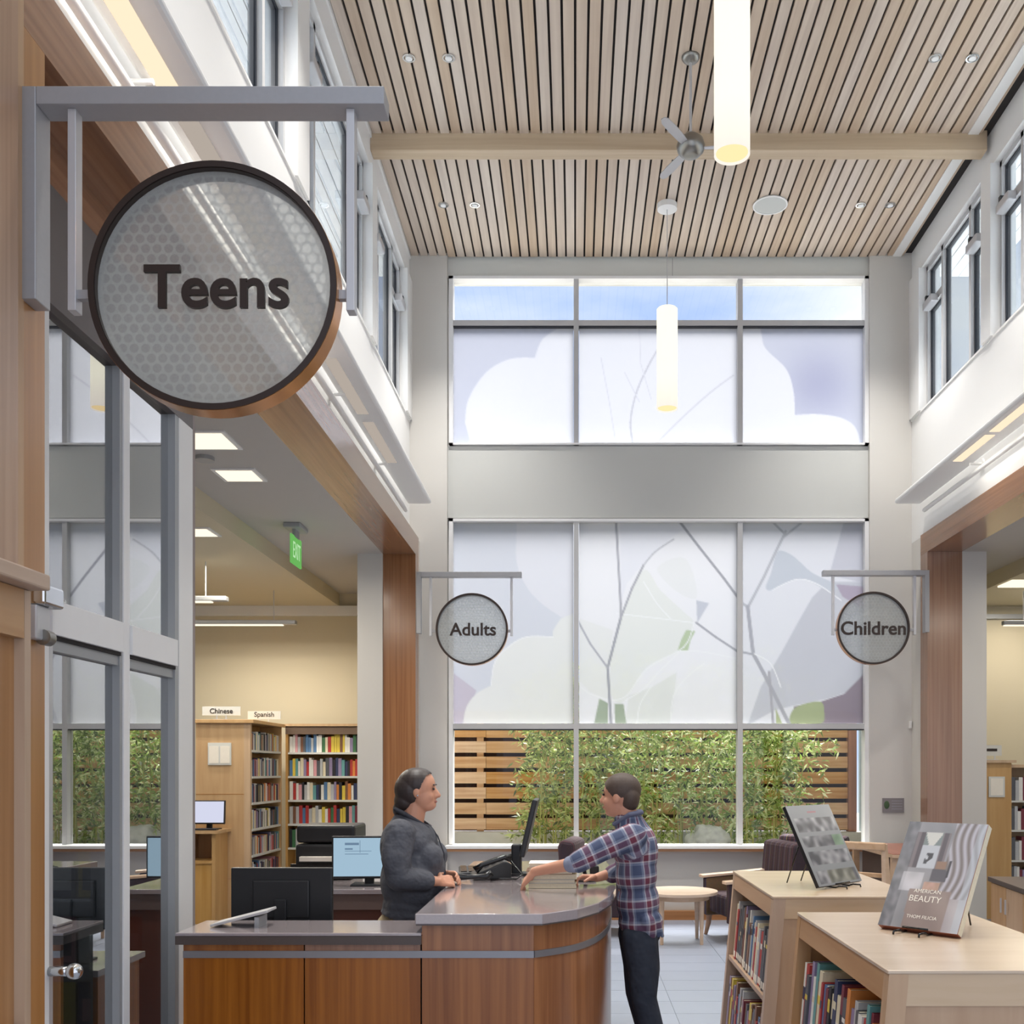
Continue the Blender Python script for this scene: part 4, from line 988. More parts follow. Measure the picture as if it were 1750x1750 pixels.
shelf_books('Y', 5.06, 6.09, xs(.575)+.015, 1, .576, .335, 'upper shelf of second low bookcase', 'books on the upper shelf of the second low bookcase', rnd, detail=True, lean=.088, count_from='near end', tmin=.026, tmax=.05, colors=cc('dark grey', 'dark grey', 'black', 'dark grey', 'red', 'pale grey', 'cream', 'white', 'red', 'pale grey', 'cream', 'blue', 'pale grey', 'brown', 'white', 'dark grey', 'cream', 'wine', 'lilac', 'brown'), depth=.2)
shelf_books('Y', 5.01, 6.09, xs(.10)+.015, 1, .101, .38, 'lower shelf of second low bookcase', 'books on the lower shelf of the second low bookcase', rnd, detail=True, lean=.088, count_from='near end', tmin=.026, tmax=.05, colors=cc('black', 'brown', 'pale grey', 'blue', 'red', 'brown', 'dark grey', 'lilac', 'brown', 'yellow', 'brown', 'lilac', 'dark grey', 'brown', 'wine', 'pale grey'), depth=.2)

# display books on wire easels
def grid_print(name, parent, w, h, nx, ny, fn, zoff):
    """a w x h sheet in local X/Z, printed by fn(u, v), facing -Y"""
    V = []; C = []; F = []
    for j in range(ny+1):
        for i in range(nx+1): V.append((w*i/nx, zoff, h*j/ny)); C += [*lin(fn(i/nx, j/ny)), 1]
    for j in range(ny):
        for i in range(nx): a = j*(nx+1)+i; F.append((a, a+1, a+nx+2, a+nx+1))
    me = bpy.data.meshes.new(name); me.from_pydata(V, [], F); at_ = me.color_attributes.new('print', 'FLOAT_COLOR', 'POINT'); at_.data.foreach_set('color', C)
    me.materials.append(M['cover_print']); o = bpy.data.objects.new(name, me); COL.objects.link(o); o.parent = parent; return o
def mixc(a, b, t): return tuple(a[i]*(1-t)+b[i]*t for i in range(3))
def nz(u, v, s, o=0): return .5+.5*mnoise.noise(Vector((u*s+o, v*s, o*1.7)))
def cover_grey(u, v):
    c = (128, 132, 136)
    rows = [(.66, .84), (.47, .61), (.25, .42), (.03, .18)]
    for k, (a, b) in enumerate(rows):
        if a < v < b and .06 < u < .97:
            t = nz(u, v, 9, k*3.1); c = mixc((66, 68, 76), (160, 160, 164), min(1, max(0, (t-.3)*2)))
            if k == 1 and u > .75: c = mixc(c, (110, 150, 110), .6)
            if k == 3 and .3 < u < .9: c = mixc(c, (130, 130, 100), .35)
    if .42 < u < .62 and .90 < v < .92: c = (150, 100, 110)
    return c
def cover_room(u, v):
    c = mixc((120, 122, 126), (158, 156, 160), nz(u, v, 5))
    c = mixc(c, (138, 122, 112), max(0, .5-v)*1.2 if u > .3 else 0)
    if u > .62:
        s = .5+.5*math.sin((u+.05*math.sin(v*9))*70); c = mixc((112, 104, 102), (176, 174, 184), s)
        if v < .3: c = mixc((150, 142, 144), (186, 184, 190), max(0, (u-.75)*3))
    if .90 < u: c = mixc(c, (170, 178, 186), .6)
    if .15 < u < .60 and .56 < v < .90:
        c = (120, 112, 116)
        if .25 < u < .5: c = (178, 182, 188)
        if .25 < u < .5 and v > .78: c = (196, 196, 190) if abs((u-.375)*1.6) < (v-.72) else (120, 130, 130)
        if .2 < u < .26 or .5 < u < .56: c = (88, 82, 88)
        if .34 < u < .44 and .6 < v < .70 and nz(u, v, 22) > .45: c = (66, 68, 74)
    if u < .16: c = mixc(c, (88, 90, 96), nz(u, v, 14))
    if .12 < u < .4 and .34 < v < .52: c = mixc(c, (214, 212, 218), nz(u, v, 6)*.9)
    if .48 < u < .68 and .44 < v < .56 and nz(u, v, 7, 2) > .3: c = (84, 82, 90)
    if .5 < u < .64 and .56 < v < .63: c = (138, 112, 96)
    if .66 < u < .70 and .48 < v < .64: c = (60, 60, 66)
    if .42 < u < .62 and .36 < v < .43: c = mixc((150, 124, 104), (190, 150, 140), nz(u, v, 16))
    if v < .36 and .2+.1*(1-v) < u < .80-.0*(v): c = mixc((124, 108, 104), (146, 130, 124), nz(u, v, 5, 4))
    return c
def display_book(c0, c1, h, lean, thick, fn, label, covermat, rightthick=True):
    """bottom edge from c0 to c1 (seen from the front); leans back by lean metres over its height"""
    c0 = Vector(c0); c1 = Vector(c1); d = (c1-c0); w = d.length; rz = math.atan2(d.y, d.x)
    root = empty('display_book', c0, label, 'book'); root.rotation_euler = (-math.asin(lean), 0, rz); root.rotation_mode = 'XYZ'
    bm = new(); box(bm, 0, w, 0, thick, 0, h); obj('cover', bm, covermat, root, local=True, bev=.002)
    bm = new(); box(bm, .004, w+.0008, .003, thick-.003, .003, h+.0008); obj('pages', bm, M['pages'], root, local=True)
    grid_print('printed_front', root, w, h, 70, 96, fn, -.0008)
    return root, w, rz
def easel(root_loc, w, rz, label, h, lean, mat):
    t = empty('wire_easel', root_loc, label, 'easel', 'wire book easels', rz=rz)
    th = math.asin(lean)
    for k, x in enumerate((w*.34, w*.66)):
        zb = .005; yb = h*.5*math.sin(th); zt = h*.62
        pts = [(x, -.075, .0), (x, -.072, .012), (x, -.03, .012), (x, -.008, .004), (x, .045, .004), (x, .045+zt*math.tan(th)*1.0, zt)]
        bm = new(); tube(bm, pts, .0042, 8); obj('prong', bm, mat, t, local=True, smooth='all')
        bm = new(); tube(bm, [(x, .045+zt*math.tan(th), zt), (x, .045+zt*math.tan(th)+.10, .005)], .0035, 8); obj('rear_leg', bm, mat, t, local=True, smooth='all')
    bm = new(); tube(bm, [(w*.34, -.01, .022), (w*.66, -.01, .022)], .004, 8); obj('crossbar', bm, mat, t, local=True, smooth='all')
    return t
d1, w1, rz1 = display_book((1.157, 3.915, 1.087), (1.373, 3.68, 1.087), .455, .53, .035, cover_room, 'large interior-decorating book with a room photo on its cover, on the nearest bookcase', flat('book_rust_edge', (150, 90, 70), .5))
for (s, x, z, wd) in (('AMERICAN', .50, .345, .34), ('BEAUTY', .50, .275, .40), ('THOM FILICIA', .52, .11, .38)):
    text('author_line' if s[0] == 'T' else 'title', s, d1, (w1*x, -.0016, .455*z), (PI/2, 0, 0), M['paper'], width=w1*wd, extrude=.0002)
easel((1.157, 3.915, 1.0705), w1, rz1, 'black wire easel under the interior-decorating book', .455, .53, M['blackgloss'])
d2, w2, rz2 = display_book((1.229, 5.16, 1.087), (1.528, 5.46, 1.087), .45, .447, .02, cover_grey, 'tall grey book with rows of small photos, on the second bookcase', M['black'])
easel((1.229, 5.16, 1.0705), w2, rz2, 'black wire easel under the tall grey picture book', .45, .447, M['blackgloss'])
# stack on the counter
yy = HZ+.001; rnd = random.Random(5)
for i in range(6):
    h = [.024, .020, .026, .018, .022, .016][i]; dx = rnd.uniform(-.008, .008); dy = rnd.uniform(-.01, .01)
    x0, x1, y0, y1 = -.245+dx, .005+dx-.01*(i % 2), 5.27+dy, 5.45+dy
    nm = ['lowest', 'second lowest', 'third from the bottom', 'fourth from the bottom', 'second from the top', 'topmost'][i]
    o = empty('book', ((x0+x1)/2, (y0+y1)/2, yy), 'cream-paged book in the stack under the man\'s arm, %s' % nm, 'book', 'stack of books on the raised worktop')
    cm = BM[['cream', 'pale grey', 'cream', 'brown', 'cream', 'white'][i]]
    bx('lower_cover', (x0, x1, y0, y1, yy, yy+.0025), cm, o); bx('upper_cover', (x0, x1, y0, y1, yy+h-.0025, yy+h), cm, o)
    bx('pages', (x0+.003, x1-.003, y0+.004, y1-.003, yy+.0025, yy+h-.0025), M['pages'], o); yy += h+.0006

# ================================================================== SHELVING IN THE ADULTS' ROOM
TZ = 2.22
bk = empty('bookcase', (-3.1, 12.95, 0), 'tall open bookcase against the back wall of the left room', 'bookcase')
X0, X1 = -3.62, -2.10
bx('back', (X0, X1, 13.1, 13.13, 0, TZ), M['shelfwood'], bk); bx('top', (X0-.02, X1, 12.76, 13.14, TZ, TZ+.03), M['shelfwood'], bk)
bx('fascia', (X0, X1, 12.79, 12.81, TZ-.10, TZ), flat('brown_strip', (120, 100, 84), .7), bk)  # strip under the top, darker and browner than the shelf wood
for x in (X0, -2.62, X1-.03): bx('upright', (x, x+.03, 12.80, 13.1, 0, TZ), M['shelfwood'], bk)
shz = [.405+.298*i for i in range(6)]
for z in shz: bx('shelf', (X0+.03, X1-.03, 12.80, 13.1, z-.025, z), M['offwhite'], bk)
names = ['lowest', 'second', 'third', 'fourth', 'fifth', 'top']
rnd = random.Random(11)
for k, z in enumerate(shz):
    if k == 0: continue
    shelf_books('X', -3.58, -2.64, 12.83, 1, z+.001, .232, '%s shelf of left room back bookcase' % names[k], 'books on the back bookcase of the left room', rnd, tmin=.024, tmax=.042, gap=.002)
# end unit with noticeboard panel and catalogue computer
eu = empty('shelving_range', (-3.9, 12.0, 0), 'tall honey maple shelving range with a panelled end carrying two notices', 'bookcase')
bx('end_panel', (-4.26, -3.72, 11.5, 11.55, 0, TZ-.02), M['shelfwood'], eu)
bx('top_cap', (-4.30, -3.60, 11.46, 12.72, TZ-.02, TZ+.02), M['shelfwood'], eu, bev=.004)
bx('core', (-3.93, -3.90, 11.55, 12.7, 0, TZ-.02), M['shelfwood'], eu)
bx('far_upright', (-3.90, -3.64, 12.66, 12.70, 0, TZ-.02), M['shelfwood'], eu)
for z in shz: bx('shelf', (-3.90, -3.64, 11.55, 12.66, z-.02, z+.005), M['offwhite'], eu)
bx('near_edge', (-3.72, -3.65, 11.50, 11.56, 0, TZ-.02), M['shelfwood'], eu)
for z in (.45, 1.40): bx('panel_joint', (-4.26, -3.72, 11.498, 11.501, z, z+.004), M['base'], eu)
bmS = new(); rnd = random.Random(19); mats = [BM[n] for n, _ in PAL]
for z in shz:
    p = 11.58
    while p < 12.62:
        t = rnd.uniform(.022, .04); h = .225*rnd.uniform(.8, 1); v0 = len(bmS.faces); box(bmS, -3.88, -3.655-rnd.uniform(0, .01), p, p+t, z+.006, z+h); bmS.faces.ensure_lookup_table()
        mi = PAL.index(rnd.choices(PAL, PW)[0])
        for f in bmS.faces[v0:]: f.material_index = mi
        p += t+.002
obj('side_books', bmS, mats, loc=(-3.77, 12.1, 0), label='rows of small book spines on the side of the notice-panelled range', cat='books', kind='stuff')
bmS = new()
for z in shz:
    p = 11.58
    while p < 12.3:
        t = rnd.uniform(.022, .04); v0 = len(bmS.faces); box(bmS, -4.16, -3.935, p, p+t, z+.006, z+.225*rnd.uniform(.8, 1)); bmS.faces.ensure_lookup_table(); mi = rnd.choice([4, 11, 10, 9, 12])
        for f in bmS.faces[v0:]: f.material_index = mi
        p += t+.002
nt_ = empty('notice_holder', (-3.99, 11.49, 1.85), 'clear holder with two paper notices on the maple end panel', 'notice')
bx('plate', (-4.12, -3.86, 11.485, 11.499, 1.73, 1.98), M['offwhite'], nt_)
for a in (-4.105, -3.98): bx('paper', (a, a+.105, 11.480, 11.485, 1.75, 1.94), M['paper'], nt_)
cs = empty('computer_shelf', (-4.02, 11.3, 0), 'maple shelf unit under the small catalogue computer', 'shelf')
bx('top', (-4.27, -3.86, 11.05, 11.495, .985, 1.02), M['shelfwood'], cs); bx('side', (-4.26, -4.23, 11.1, 11.495, 0, .985), M['shelfwood'], cs); bx('side', (-3.94, -3.90, 11.1, 11.495, 0, .985), M['shelfwood'], cs)
bx('lower_shelf', (-4.23, -3.94, 11.1, 11.495, .66, .69), M['shelfwood'], cs); bx('front', (-4.23, -3.94, 11.12, 11.14, 0, .66), M['shelfwood'], cs)
monitor('catalogue_monitor', (-4.03, 11.25, 1.02), .37, .26, 0, -.08, 'small monitor with pale screen on the maple computer shelf', M['screen_white'], standh=.06)
bx('catalogue_keyboard', (-4.20, -3.88, 11.06, 11.15, 1.021, 1.04), M['black'], loc=(-4.04, 11.1, 1.02), bev=.004, label='black keyboard in front of the small catalogue monitor', cat='keyboard')
def topsign(txt, x, y, z, w, label, h=.10, rz=0):
    t = empty('shelf_sign', (x, y, z), label, 'sign', 'subject signs on top of the shelving', rz=rz)
    bm = new(); box(bm, -w/2, w/2, -.004, .004, .05, .05+h); obj('plate', bm, M['offwhite'], t, local=True)
    bm = new(); box(bm, -.08, .08, -.03, .03, 0, .008); box(bm, -.06, -.045, -.004, .004, .008, .05); box(bm, .045, .06, -.004, .004, .008, .05); obj('foot', bm, M['alu_light'], t, local=True)
    if txt: text('lettering', txt, t, (0, -.006, .05+h/2), (PI/2, 0, 0), M['bronze'], width=w*.6, extrude=.001, bold=.01)
    else: bx('worn_text_line', (-w*.38, w*.30, -.006, -.0045, .05+h*.42, .05+h*.68), M['bronze'], t, local=True)
topsign('Chinese', -3.99, 11.55, TZ+.02, .43, 'pale sign reading Chinese on top of the shelving range')
topsign('Spanish', -3.78, 12.45, TZ+.02, .40, 'pale sign reading Spanish standing behind the Chinese sign')

# ceiling fittings of the adults' room
def troffer(x, y, z, label, w=.44, d=.30):
    t = empty('ceiling_panel_light', (x, y, z), label, 'light', 'square recessed lights in the left room ceiling')
    bm = new(); box(bm, x-w/2, x+w/2, y-d/2, y+d/2, z-.012, z); obj('frame', bm, M['white'], t)
    bx('diffuser', (x-w/2+.03, x+w/2-.03, y-d/2+.03, y+d/2-.03, z-.016, z-.0125), M['troffer'], t)
troffer(-2.62, 7.2, 4.0, 'recessed square light nearest the white post in the left room ceiling', .44, .4)
troffer(-2.64, 8.05, 4.0, 'recessed square light in the middle of the grey ceiling of the left room', .34, .34)
troffer(-3.42, 9.25, 3.83, 'recessed square light above the linear lamps in the left room', .34, .34)
def linear(x, y, w, label):
    z = 3.42
    t = empty('linear_lamp', (x, y, z), label, 'lamp', 'long suspended lamps in the left room')
    bx('housing', (x-w/2, x+w/2, y-.05, y+.05, z, z+.05), M['greyprof'], t, bev=.008)
    bx('diffuser', (x-w/2+.02, x+w/2-.16, y-.04, y+.04, z-.012, z), M['troffer'], t)
    for q in (-.35, .35):
        bm = new(); tube(bm, [(x+q*w, y, z+.05), (x+q*w, y, 3.83)], .006, 6); obj('hanger', bm, M['alu_light'], t)
linear(-4.35, 10.6, 1.5, 'upper long suspended lamp in the left room'); linear(-4.25, 12.3, 1.8, 'lower long suspended lamp in the left room')
bm = new(); tube(bm, [(-2.75, 7.6, 3.97), (-2.75, 7.6, 4.0)], .07, 20); obj('smoke_detector', bm, M['greyprof'], loc=(-2.75, 7.6, 3.97), label='small round grey detector on the left room ceiling', cat='detector')
ex = empty('exit_sign', (-2.66, 9.75, 3.7), 'green exit sign hanging edge-on from the left room ceiling', 'sign')
bx('canopy', (-2.74, -2.58, 9.60, 9.90, 3.955, 4.0), M['greyprof'], ex, bev=.01)
bx('stem', (-2.675, -2.645, 9.68, 9.82, 3.88, 3.955), M['greyprof'], ex)
bx('panel', (-2.668, -2.652, 9.575, 9.925, 3.62, 3.89), M['exit'], ex)
text('lettering', 'EXIT', ex, (.010, 0, .055), (PI/2, 0, PI/2), M['exit_letters'], width=.25, height=.15, extrude=.001)

# ================================================================== TEEN ROOM THINGS SEEN THROUGH THE GLASS
mr_ = empty('magazine_rack', (-2.35, 4.9, 0), 'magazine rack with colourful covers behind the glass door', 'rack')
bx('board', (-2.6, -2.1, 5.04, 5.08, .25, 1.35), M['greyprof'], mr_)
rnd = random.Random(21)
for j in range(3):
    bx('ledge', (-2.6, -2.1, 4.95, 5.04, .40+j*.32, .415+j*.32), M['alu_light'], mr_)
for j in range(3):
    for i in range(3):
        x = -2.59+i*.165; cn = rnd.choice(['red', 'blue', 'yellow', 'white', 'teal', 'orange', 'navy', 'pink'])
        o = bx('magazine', (x, x+.15, 5.0, 5.012, .416+j*.32, .64+j*.32), BM[cn], loc=(x+.075, 5.006, .416+j*.32), cat='magazine', group='magazines on the rack', label='%s magazine in the %s row of the rack, %s of three' % (cn, ['bottom', 'middle', 'top'][j], ['left', 'middle', 'right'][i]))
        bx('cover_picture', (x+.02, x+.13, 4.9985, 5.0, .45+j*.32, .56+j*.32), BM[rnd.choice(['white', 'dark grey', 'pink', 'yellow'])], o)
ch = empty('wire_chair', (-2.2, 4.45, 0), 'pale chair with thin dark frame behind the glass door', 'chair')
bx('seat', (-2.42, -2.02, 4.3, 4.7, .43, .46), M['greyprof'], ch, bev=.01); bx('backrest', (-2.42, -2.40, 4.3, 4.7, .50, .82), M['greyprof'], ch, bev=.008)
for x in (-2.41, -2.03):
    for y in (4.31, 4.69):
        bm = new(); tube(bm, [(x, y, 0), (x, y, .43)], .011, 8); obj('leg', bm, M['dark'], ch)

# tall wall bookcase at the left edge, near
nb = empty('near_bookcase', (-1.6, 2.2, 0), 'tall maple cabinet with a projecting cap at the left edge', 'bookcase')
bx('cap', (-1.699, -1.50, 1.2, 2.93, 2.19, 2.235), M['maple_y'], nb, bev=.006)
bx('upper_rail', (-1.699, -1.555, 1.2, 2.89, 2.05, 2.188), M['maple_y'], nb)
bx('stile', (-1.699, -1.555, 2.892, 2.925, 0, 2.188), M['maple'], nb)
bx('recessed_panel', (-1.699, -1.585, 1.2, 2.892, 0, 2.05), M['wallwood'], nb)
bx('low_ledge', (-1.585, -1.545, 1.2, 2.86, .93, .965), M['maple_y'], nb, bev=.004)

# ================================================================== RIGHT ROOM
rb = empty('bookcase', (4.9, 11.8, 0), 'honey maple bookcase with a notice on its end, in the right room', 'bookcase')
bx('end_panel', (4.60, 4.90, 11.5, 11.54, 0, 1.755), M['shelfwood'], rb)
bx('top_cap', (4.56, 4.94, 11.46, 12.4, 1.755, 1.785), M['shelfwood'], rb)
bx('back', (4.90, 5.5, 11.80, 11.83, 0, 1.735), M['shelfwood'], rb); bx('top', (4.90, 5.5, 11.5, 11.83, 1.70, 1.735), M['shelfwood'], rb)
bx('upright', (5.44, 5.48, 11.5, 11.8, 0, 1.7), M['shelfwood'], rb)
rz_ = [.30, .62, .93, 1.235, 1.50-.02]
rz_ = [.33, .66, 1.0, 1.33]
rnd = random.Random(31)
for k, z in enumerate(rz_):
    bx('shelf', (4.90, 5.44, 11.5, 11.8, z-.02, z), M['offwhite'], rb)
    shelf_books('X', 4.915, 5.42, 11.53, 1, z+.001, .27, '%s shelf of right room bookcase' % names[k], 'books on the right room bookcase', rnd, tmin=.026, tmax=.045, colors=cc('dark grey', 'pale grey', 'white', 'wine', 'lilac', 'navy', 'brown', 'teal', 'black', 'orange', 'dark grey', 'green', 'brown'))
n2 = empty('notice_holder', (4.74, 11.49, 1.4), 'paper notice in a pale holder on the right room bookcase end', 'notice')
bx('plate', (4.64, 4.82, 11.486, 11.499, 1.37, 1.60), M['offwhite'], n2); bx('paper', (4.66, 4.80, 11.482, 11.486, 1.39, 1.58), M['paper'], n2)
topsign('', 4.70, 11.6, 1.785, .26, 'small dark-lettered sign on top of the right room bookcase', h=.12)
cb = empty('storage_cabinet', (3.95, 8.2, 0), 'maple cabinet with grey-brown top inside the right opening', 'cabinet', rz=0)
def rot_cab():
    a = Vector((3.57, 8.8, 0)); b = Vector((3.44, 7.6, 0)); d = (b-a).normalized(); nrm = Vector((-d.y, d.x, 0))  # points away from nave
    if nrm.x < 0: nrm = -nrm
    L = 1.3; c = a+d*L/2+nrm*.3
    def ob(name, along, u0, u1, w0, w1, z0, z1, mat, par, **k):
        bm = new(); ctr = a+d*(u0+u1)/2+nrm*(w0+w1)/2+Vector((0, 0, (z0+z1)/2)); obox(bm, ctr, d, nrm, Vector((0, 0, 1)), (u1-u0)/2, (w1-w0)/2, (z1-z0)/2); return obj(name, bm, mat, par, **k)
    ob('worktop', 0, -.02, L, -.02, .6, .72, .76, M['counter_edge'], cb, bev=.004)
    ob('body', 0, 0, L, .02, .58, .06, .72, M['maple_y'], cb)
    for i in range(3):
        dr = ob('door', 0, .01+i*.42, .42+i*.42, 0, .019, .08, .71, M['maple'], cb, bev=.003)
        hx = .36 if i % 2 == 0 else .06
        ob('handle', 0, i*.42+hx, i*.42+hx+.012, -.03, -.018, .50, .62, M['alu_light'], dr)
rot_cab()
bx('ceiling_panel_light', (4.95, 5.3, 11.6, 12.0, 3.81, 3.83), M['troffer'], loc=(5.1, 11.8, 3.82), label='recessed light in the right room ceiling', cat='light')
lr = empty('linear_lamp', (5.4, 12.4, 3.4), 'suspended lamp in the right room seen at the right edge', 'lamp')
bx('housing', (5.15, 6.4, 12.3, 12.38, 3.42, 3.47), M['greyprof'], lr, bev=.008); bx('diffuser', (5.17, 6.38, 12.31, 12.37, 3.408, 3.42), M['troffer'], lr)
bm = new(); tube(bm, [(5.4, 12.34, 3.47), (5.4, 12.34, 3.83)], .006, 6); obj('hanger', bm, M['alu_light'], lr)
# plaque and thermostat on the right pier
pq = empty('wall_plaque', (3.55, 11.43, 1.28), 'small grey plaque with a green emblem on the right pier', 'plaque')
bx('plate', (3.43, 3.67, 11.425, 11.439, 1.20, 1.36), M['greyplate'], pq)
bm = new(); sphere(bm, (3.475, 11.424, 1.285), (.03, .004, .045)); obj('emblem', bm, M['badge_green'], pq, smooth='all')
for z in (1.325, 1.295, 1.265, 1.235): bx('text_line', (3.53, 3.65, 11.4245, 11.4255, z, z+.008), M['rail'], pq)
bm = new(); box(bm, 3.725, 3.75, 11.40, 11.438, 2.14, 2.22); obj('sensor', bm, M['white'], loc=(3.73, 11.43, 2.14), bev=.004, label='tiny white wall sensor high on the right pier', cat='sensor')
bm = new(); box(bm, -1.77, -1.75, 11.42, 11.438, 1.95, 2.05); obj('alarm_plate', bm, M['white'], loc=(-1.76, 11.43, 1.95), label='small white wall plate on the left pier above the woman', cat='wall plate')

# ================================================================== LOUNGE
tb = empty('round_table', (1.02, 10.0, 0), 'low round pale wood table behind the man', 'table')
bm = new(); tube(bm, [(1.02, 10.0, .47), (1.02, 10.0, .50)], .37, 48); obj('tabletop', bm, M['table'], tb, bev=.004)
bm = new(); tube(bm, [(1.02, 10.0, .42), (1.02, 10.0, .47)], .29, 32); obj('apron', bm, M['table'], tb)
for a in (45, 135, 225, 315):
    x = 1.02+.27*math.cos(math.radians(a)); y = 10+.27*math.sin(math.radians(a)); bm = new(); tube(bm, [(x, y, 0), (x, y, .42)], [.016, .026], 12); obj('leg', bm, M['table'], tb, smooth=40)
def armchair(x, y, rz, label):
    """faces local +X"""
    t = empty('armchair', (x, y, 0), label, 'armchair', 'striped armchairs in the lounge', rz=rz)
    bm = new(); box(bm, -.30, .33, -.28, .28, .24, .45); obj('seat', bm, M['stripes'], t, local=True, bev=.03)
    bm = new(); prism(bm, [(-.42, .24), (-.24, .24), (-.30, .95), (-.44, .97), (-.47, .90)], -.38, .38, 'Y'); obj('backrest', bm, M['stripes'], t, local=True, bev=.035)
    for s in (-1, 1):
        bm = new(); prism(bm, [(-.40, .20), (.36, .20), (.36, .58), (-.38, .64)], s*.33-.045, s*.33+.045, 'Y'); obj('arm_panel', bm, M['stripes'], t, local=True, bev=.012)
        bm = new(); prism(bm, [(-.38, .64), (-.38, .665), (0, .635), (.40, .61), (.40, .58), (0, .608)], s*.33-.055, s*.33+.055, 'Y'); obj('arm_cap', bm, M['table'], t, local=True, bev=.006)
        for px, tx in ((.31, .04), (-.34, -.05)):
            bm = new(); tube(bm, [(px, s*.32, .22), (px+tx*.2, s*.32, .12), (px+tx, s*.32, 0)], [.030, .026, .018], 10); obj('leg', bm, M['base'], t, local=True, smooth=40)
armchair(1.74, 10.2, PI+.22, 'striped purple armchair turned sideways, behind the second low bookcase')
armchair(.34, 10.6, -.15, 'striped purple armchair mostly hidden behind the man and the edge-on monitor')
armchair(2.42, 10.9, PI/2+2.6, 'striped dark armchair at right, mostly hidden by the grey picture book')
ct = empty('study_table', (3.25, 10.2, 0), 'tall wooden study table with reddish top near the right pier', 'table')
bx('tabletop', (2.93, 3.62, 9.45, 10.85, .865, .90), wood('table_red', (158, 112, 98), (140, 98, 86), 'Y', .3), ct, bev=.004)
bx('edge_band', (2.925, 3.625, 9.445, 10.855, .862, .893), M['table'], ct)
bx('panel', (3.0, 3.03, 9.6, 10.7, .1, .86), M['seat_dark'], ct)
for x in (2.96, 3.56):
    for y in (9.5, 10.8): bx('leg', (x-.03, x+.03, y-.03, y+.03, 0, .862), M['table'], ct)
wc = empty('wooden_chair', (2.70, 9.12, 0), 'tall wooden chair with open slatted back beside the study table', 'chair', rz=.85)
bm = new(); box(bm, -.2, .2, -.2, .2, .62, .66); obj('seat', bm, M['seat_dark'], wc, local=True, bev=.015)
for sx, sy in ((-1, -1), (-1, 1)):
    bm = new(); prism(bm, [(-.30, 1.04), (-.25, 1.04), (-.16, .60), (-.21, .0), (-.25, 0)], sy*.18-.02, sy*.18+.02, 'Y'); obj('rear_leg', bm, M['table'], wc, local=True, bev=.005)
for sy in (-1, 1):
    bm = new(); prism(bm, [(.15, .62), (.20, .62), (.23, 0), (.19, 0)], sy*.17-.02, sy*.17+.02, 'Y'); obj('leg', bm, M['table'], wc, local=True, bev=.005)
bm = new(); box(bm, -.31, -.275, -.20, .20, .98, 1.05); obj('top_rail', bm, M['table'], wc, local=True, bev=.012)
bm = new(); box(bm, -.235, -.21, -.18, .18, .74, .78); obj('back_slat', bm, M['table'], wc, local=True, bev=.006)
for z in (.2, .35): bx('stretcher', (.19, .21, -.16, .16, z, z+.03), M['table'], wc, local=True)
# ================================================================== PEOPLE
class Body:
    """soft primitives fused by a voxel remesh into one continuous skin"""
    def __init__(s): s.bm = new()
    def cap(s, p0, p1, r0, r1=None, n=14, k=5, flat_=None):
        r1 = r0 if r1 is None else r1; p0, p1 = Vector(p0), Vector(p1); d = (p1-p0); L = d.length; d.normalize()
        pts = []; R = []
        for i in range(4): a = PI/2*(1-i/4); pts.append(p0-d*r0*math.sin(a)); R.append(max(.0005, r0*math.cos(a)))
        for i in range(k+1): pts.append(p0.lerp(p1, i/k)); R.append(r0+(r1-r0)*i/k)
        for i in range(1, 5): a = PI/2*i/4; pts.append(p1+d*r1*math.sin(a)); R.append(max(.0005, r1*math.cos(a)))
        b2 = new(); tube(b2, pts, R, n)
        if flat_:   # flatten along a direction by a factor
            ax, f = Vector(flat_[0]).normalized(), flat_[1]; c = (p0+p1)/2
            for v in b2.verts:
                q = (v.co-c).dot(ax); v.co -= ax*q*(1-f)
        me = bpy.data.meshes.new('tmp'); b2.to_mesh(me); b2.free(); s.bm.from_mesh(me); bpy.data.meshes.remove(me)
    def ell(s, c, r, rot=None):
        sphere(s.bm, Vector(c), r, 24, 16, rot)
    def chain(s, pts, rs):
        for i in range(len(pts)-1): s.cap(pts[i], pts[i+1], rs[i], rs[i+1])
    def build(s, name, mat, parent, voxel=.006, smooth=4, cut=None):
        me0 = bpy.data.meshes.new('tmp'); s.bm.to_mesh(me0); s.bm.free()
        o = bpy.data.objects.new('tmp', me0); COL.objects.link(o)
        m = o.modifiers.new('r', 'REMESH'); m.mode = 'VOXEL'; m.voxel_size = voxel; m.use_smooth_shade = True
        if smooth: q = o.modifiers.new('s', 'SMOOTH'); q.factor = .5; q.iterations = smooth
        dg = bpy.context.evaluated_depsgraph_get(); dg.update()
        me = bpy.data.meshes.new_from_object(o.evaluated_get(dg)); COL.objects.unlink(o); bpy.data.objects.remove(o)
        off = worldloc(parent) if parent else Vector((0, 0, 0)); me.name = name
        if cut:
            b = new(); b.from_mesh(me)
            bad = [v for v in b.verts if cut(v.co)]; bmesh.ops.delete(b, geom=bad, context='VERTS'); b.to_mesh(me); b.free()
        n = len(me.vertices); co = np.empty(n*3); me.vertices.foreach_get('co', co); co = co.reshape(-1, 3)-np.array(off); me.vertices.foreach_set('co', co.ravel()); me.update()
        me.materials.clear(); me.materials.append(mat); me.polygons.foreach_set('use_smooth', [True]*len(me.polygons))
        ob = bpy.data.objects.new(name, me); COL.objects.link(ob); ob.parent = parent; return ob

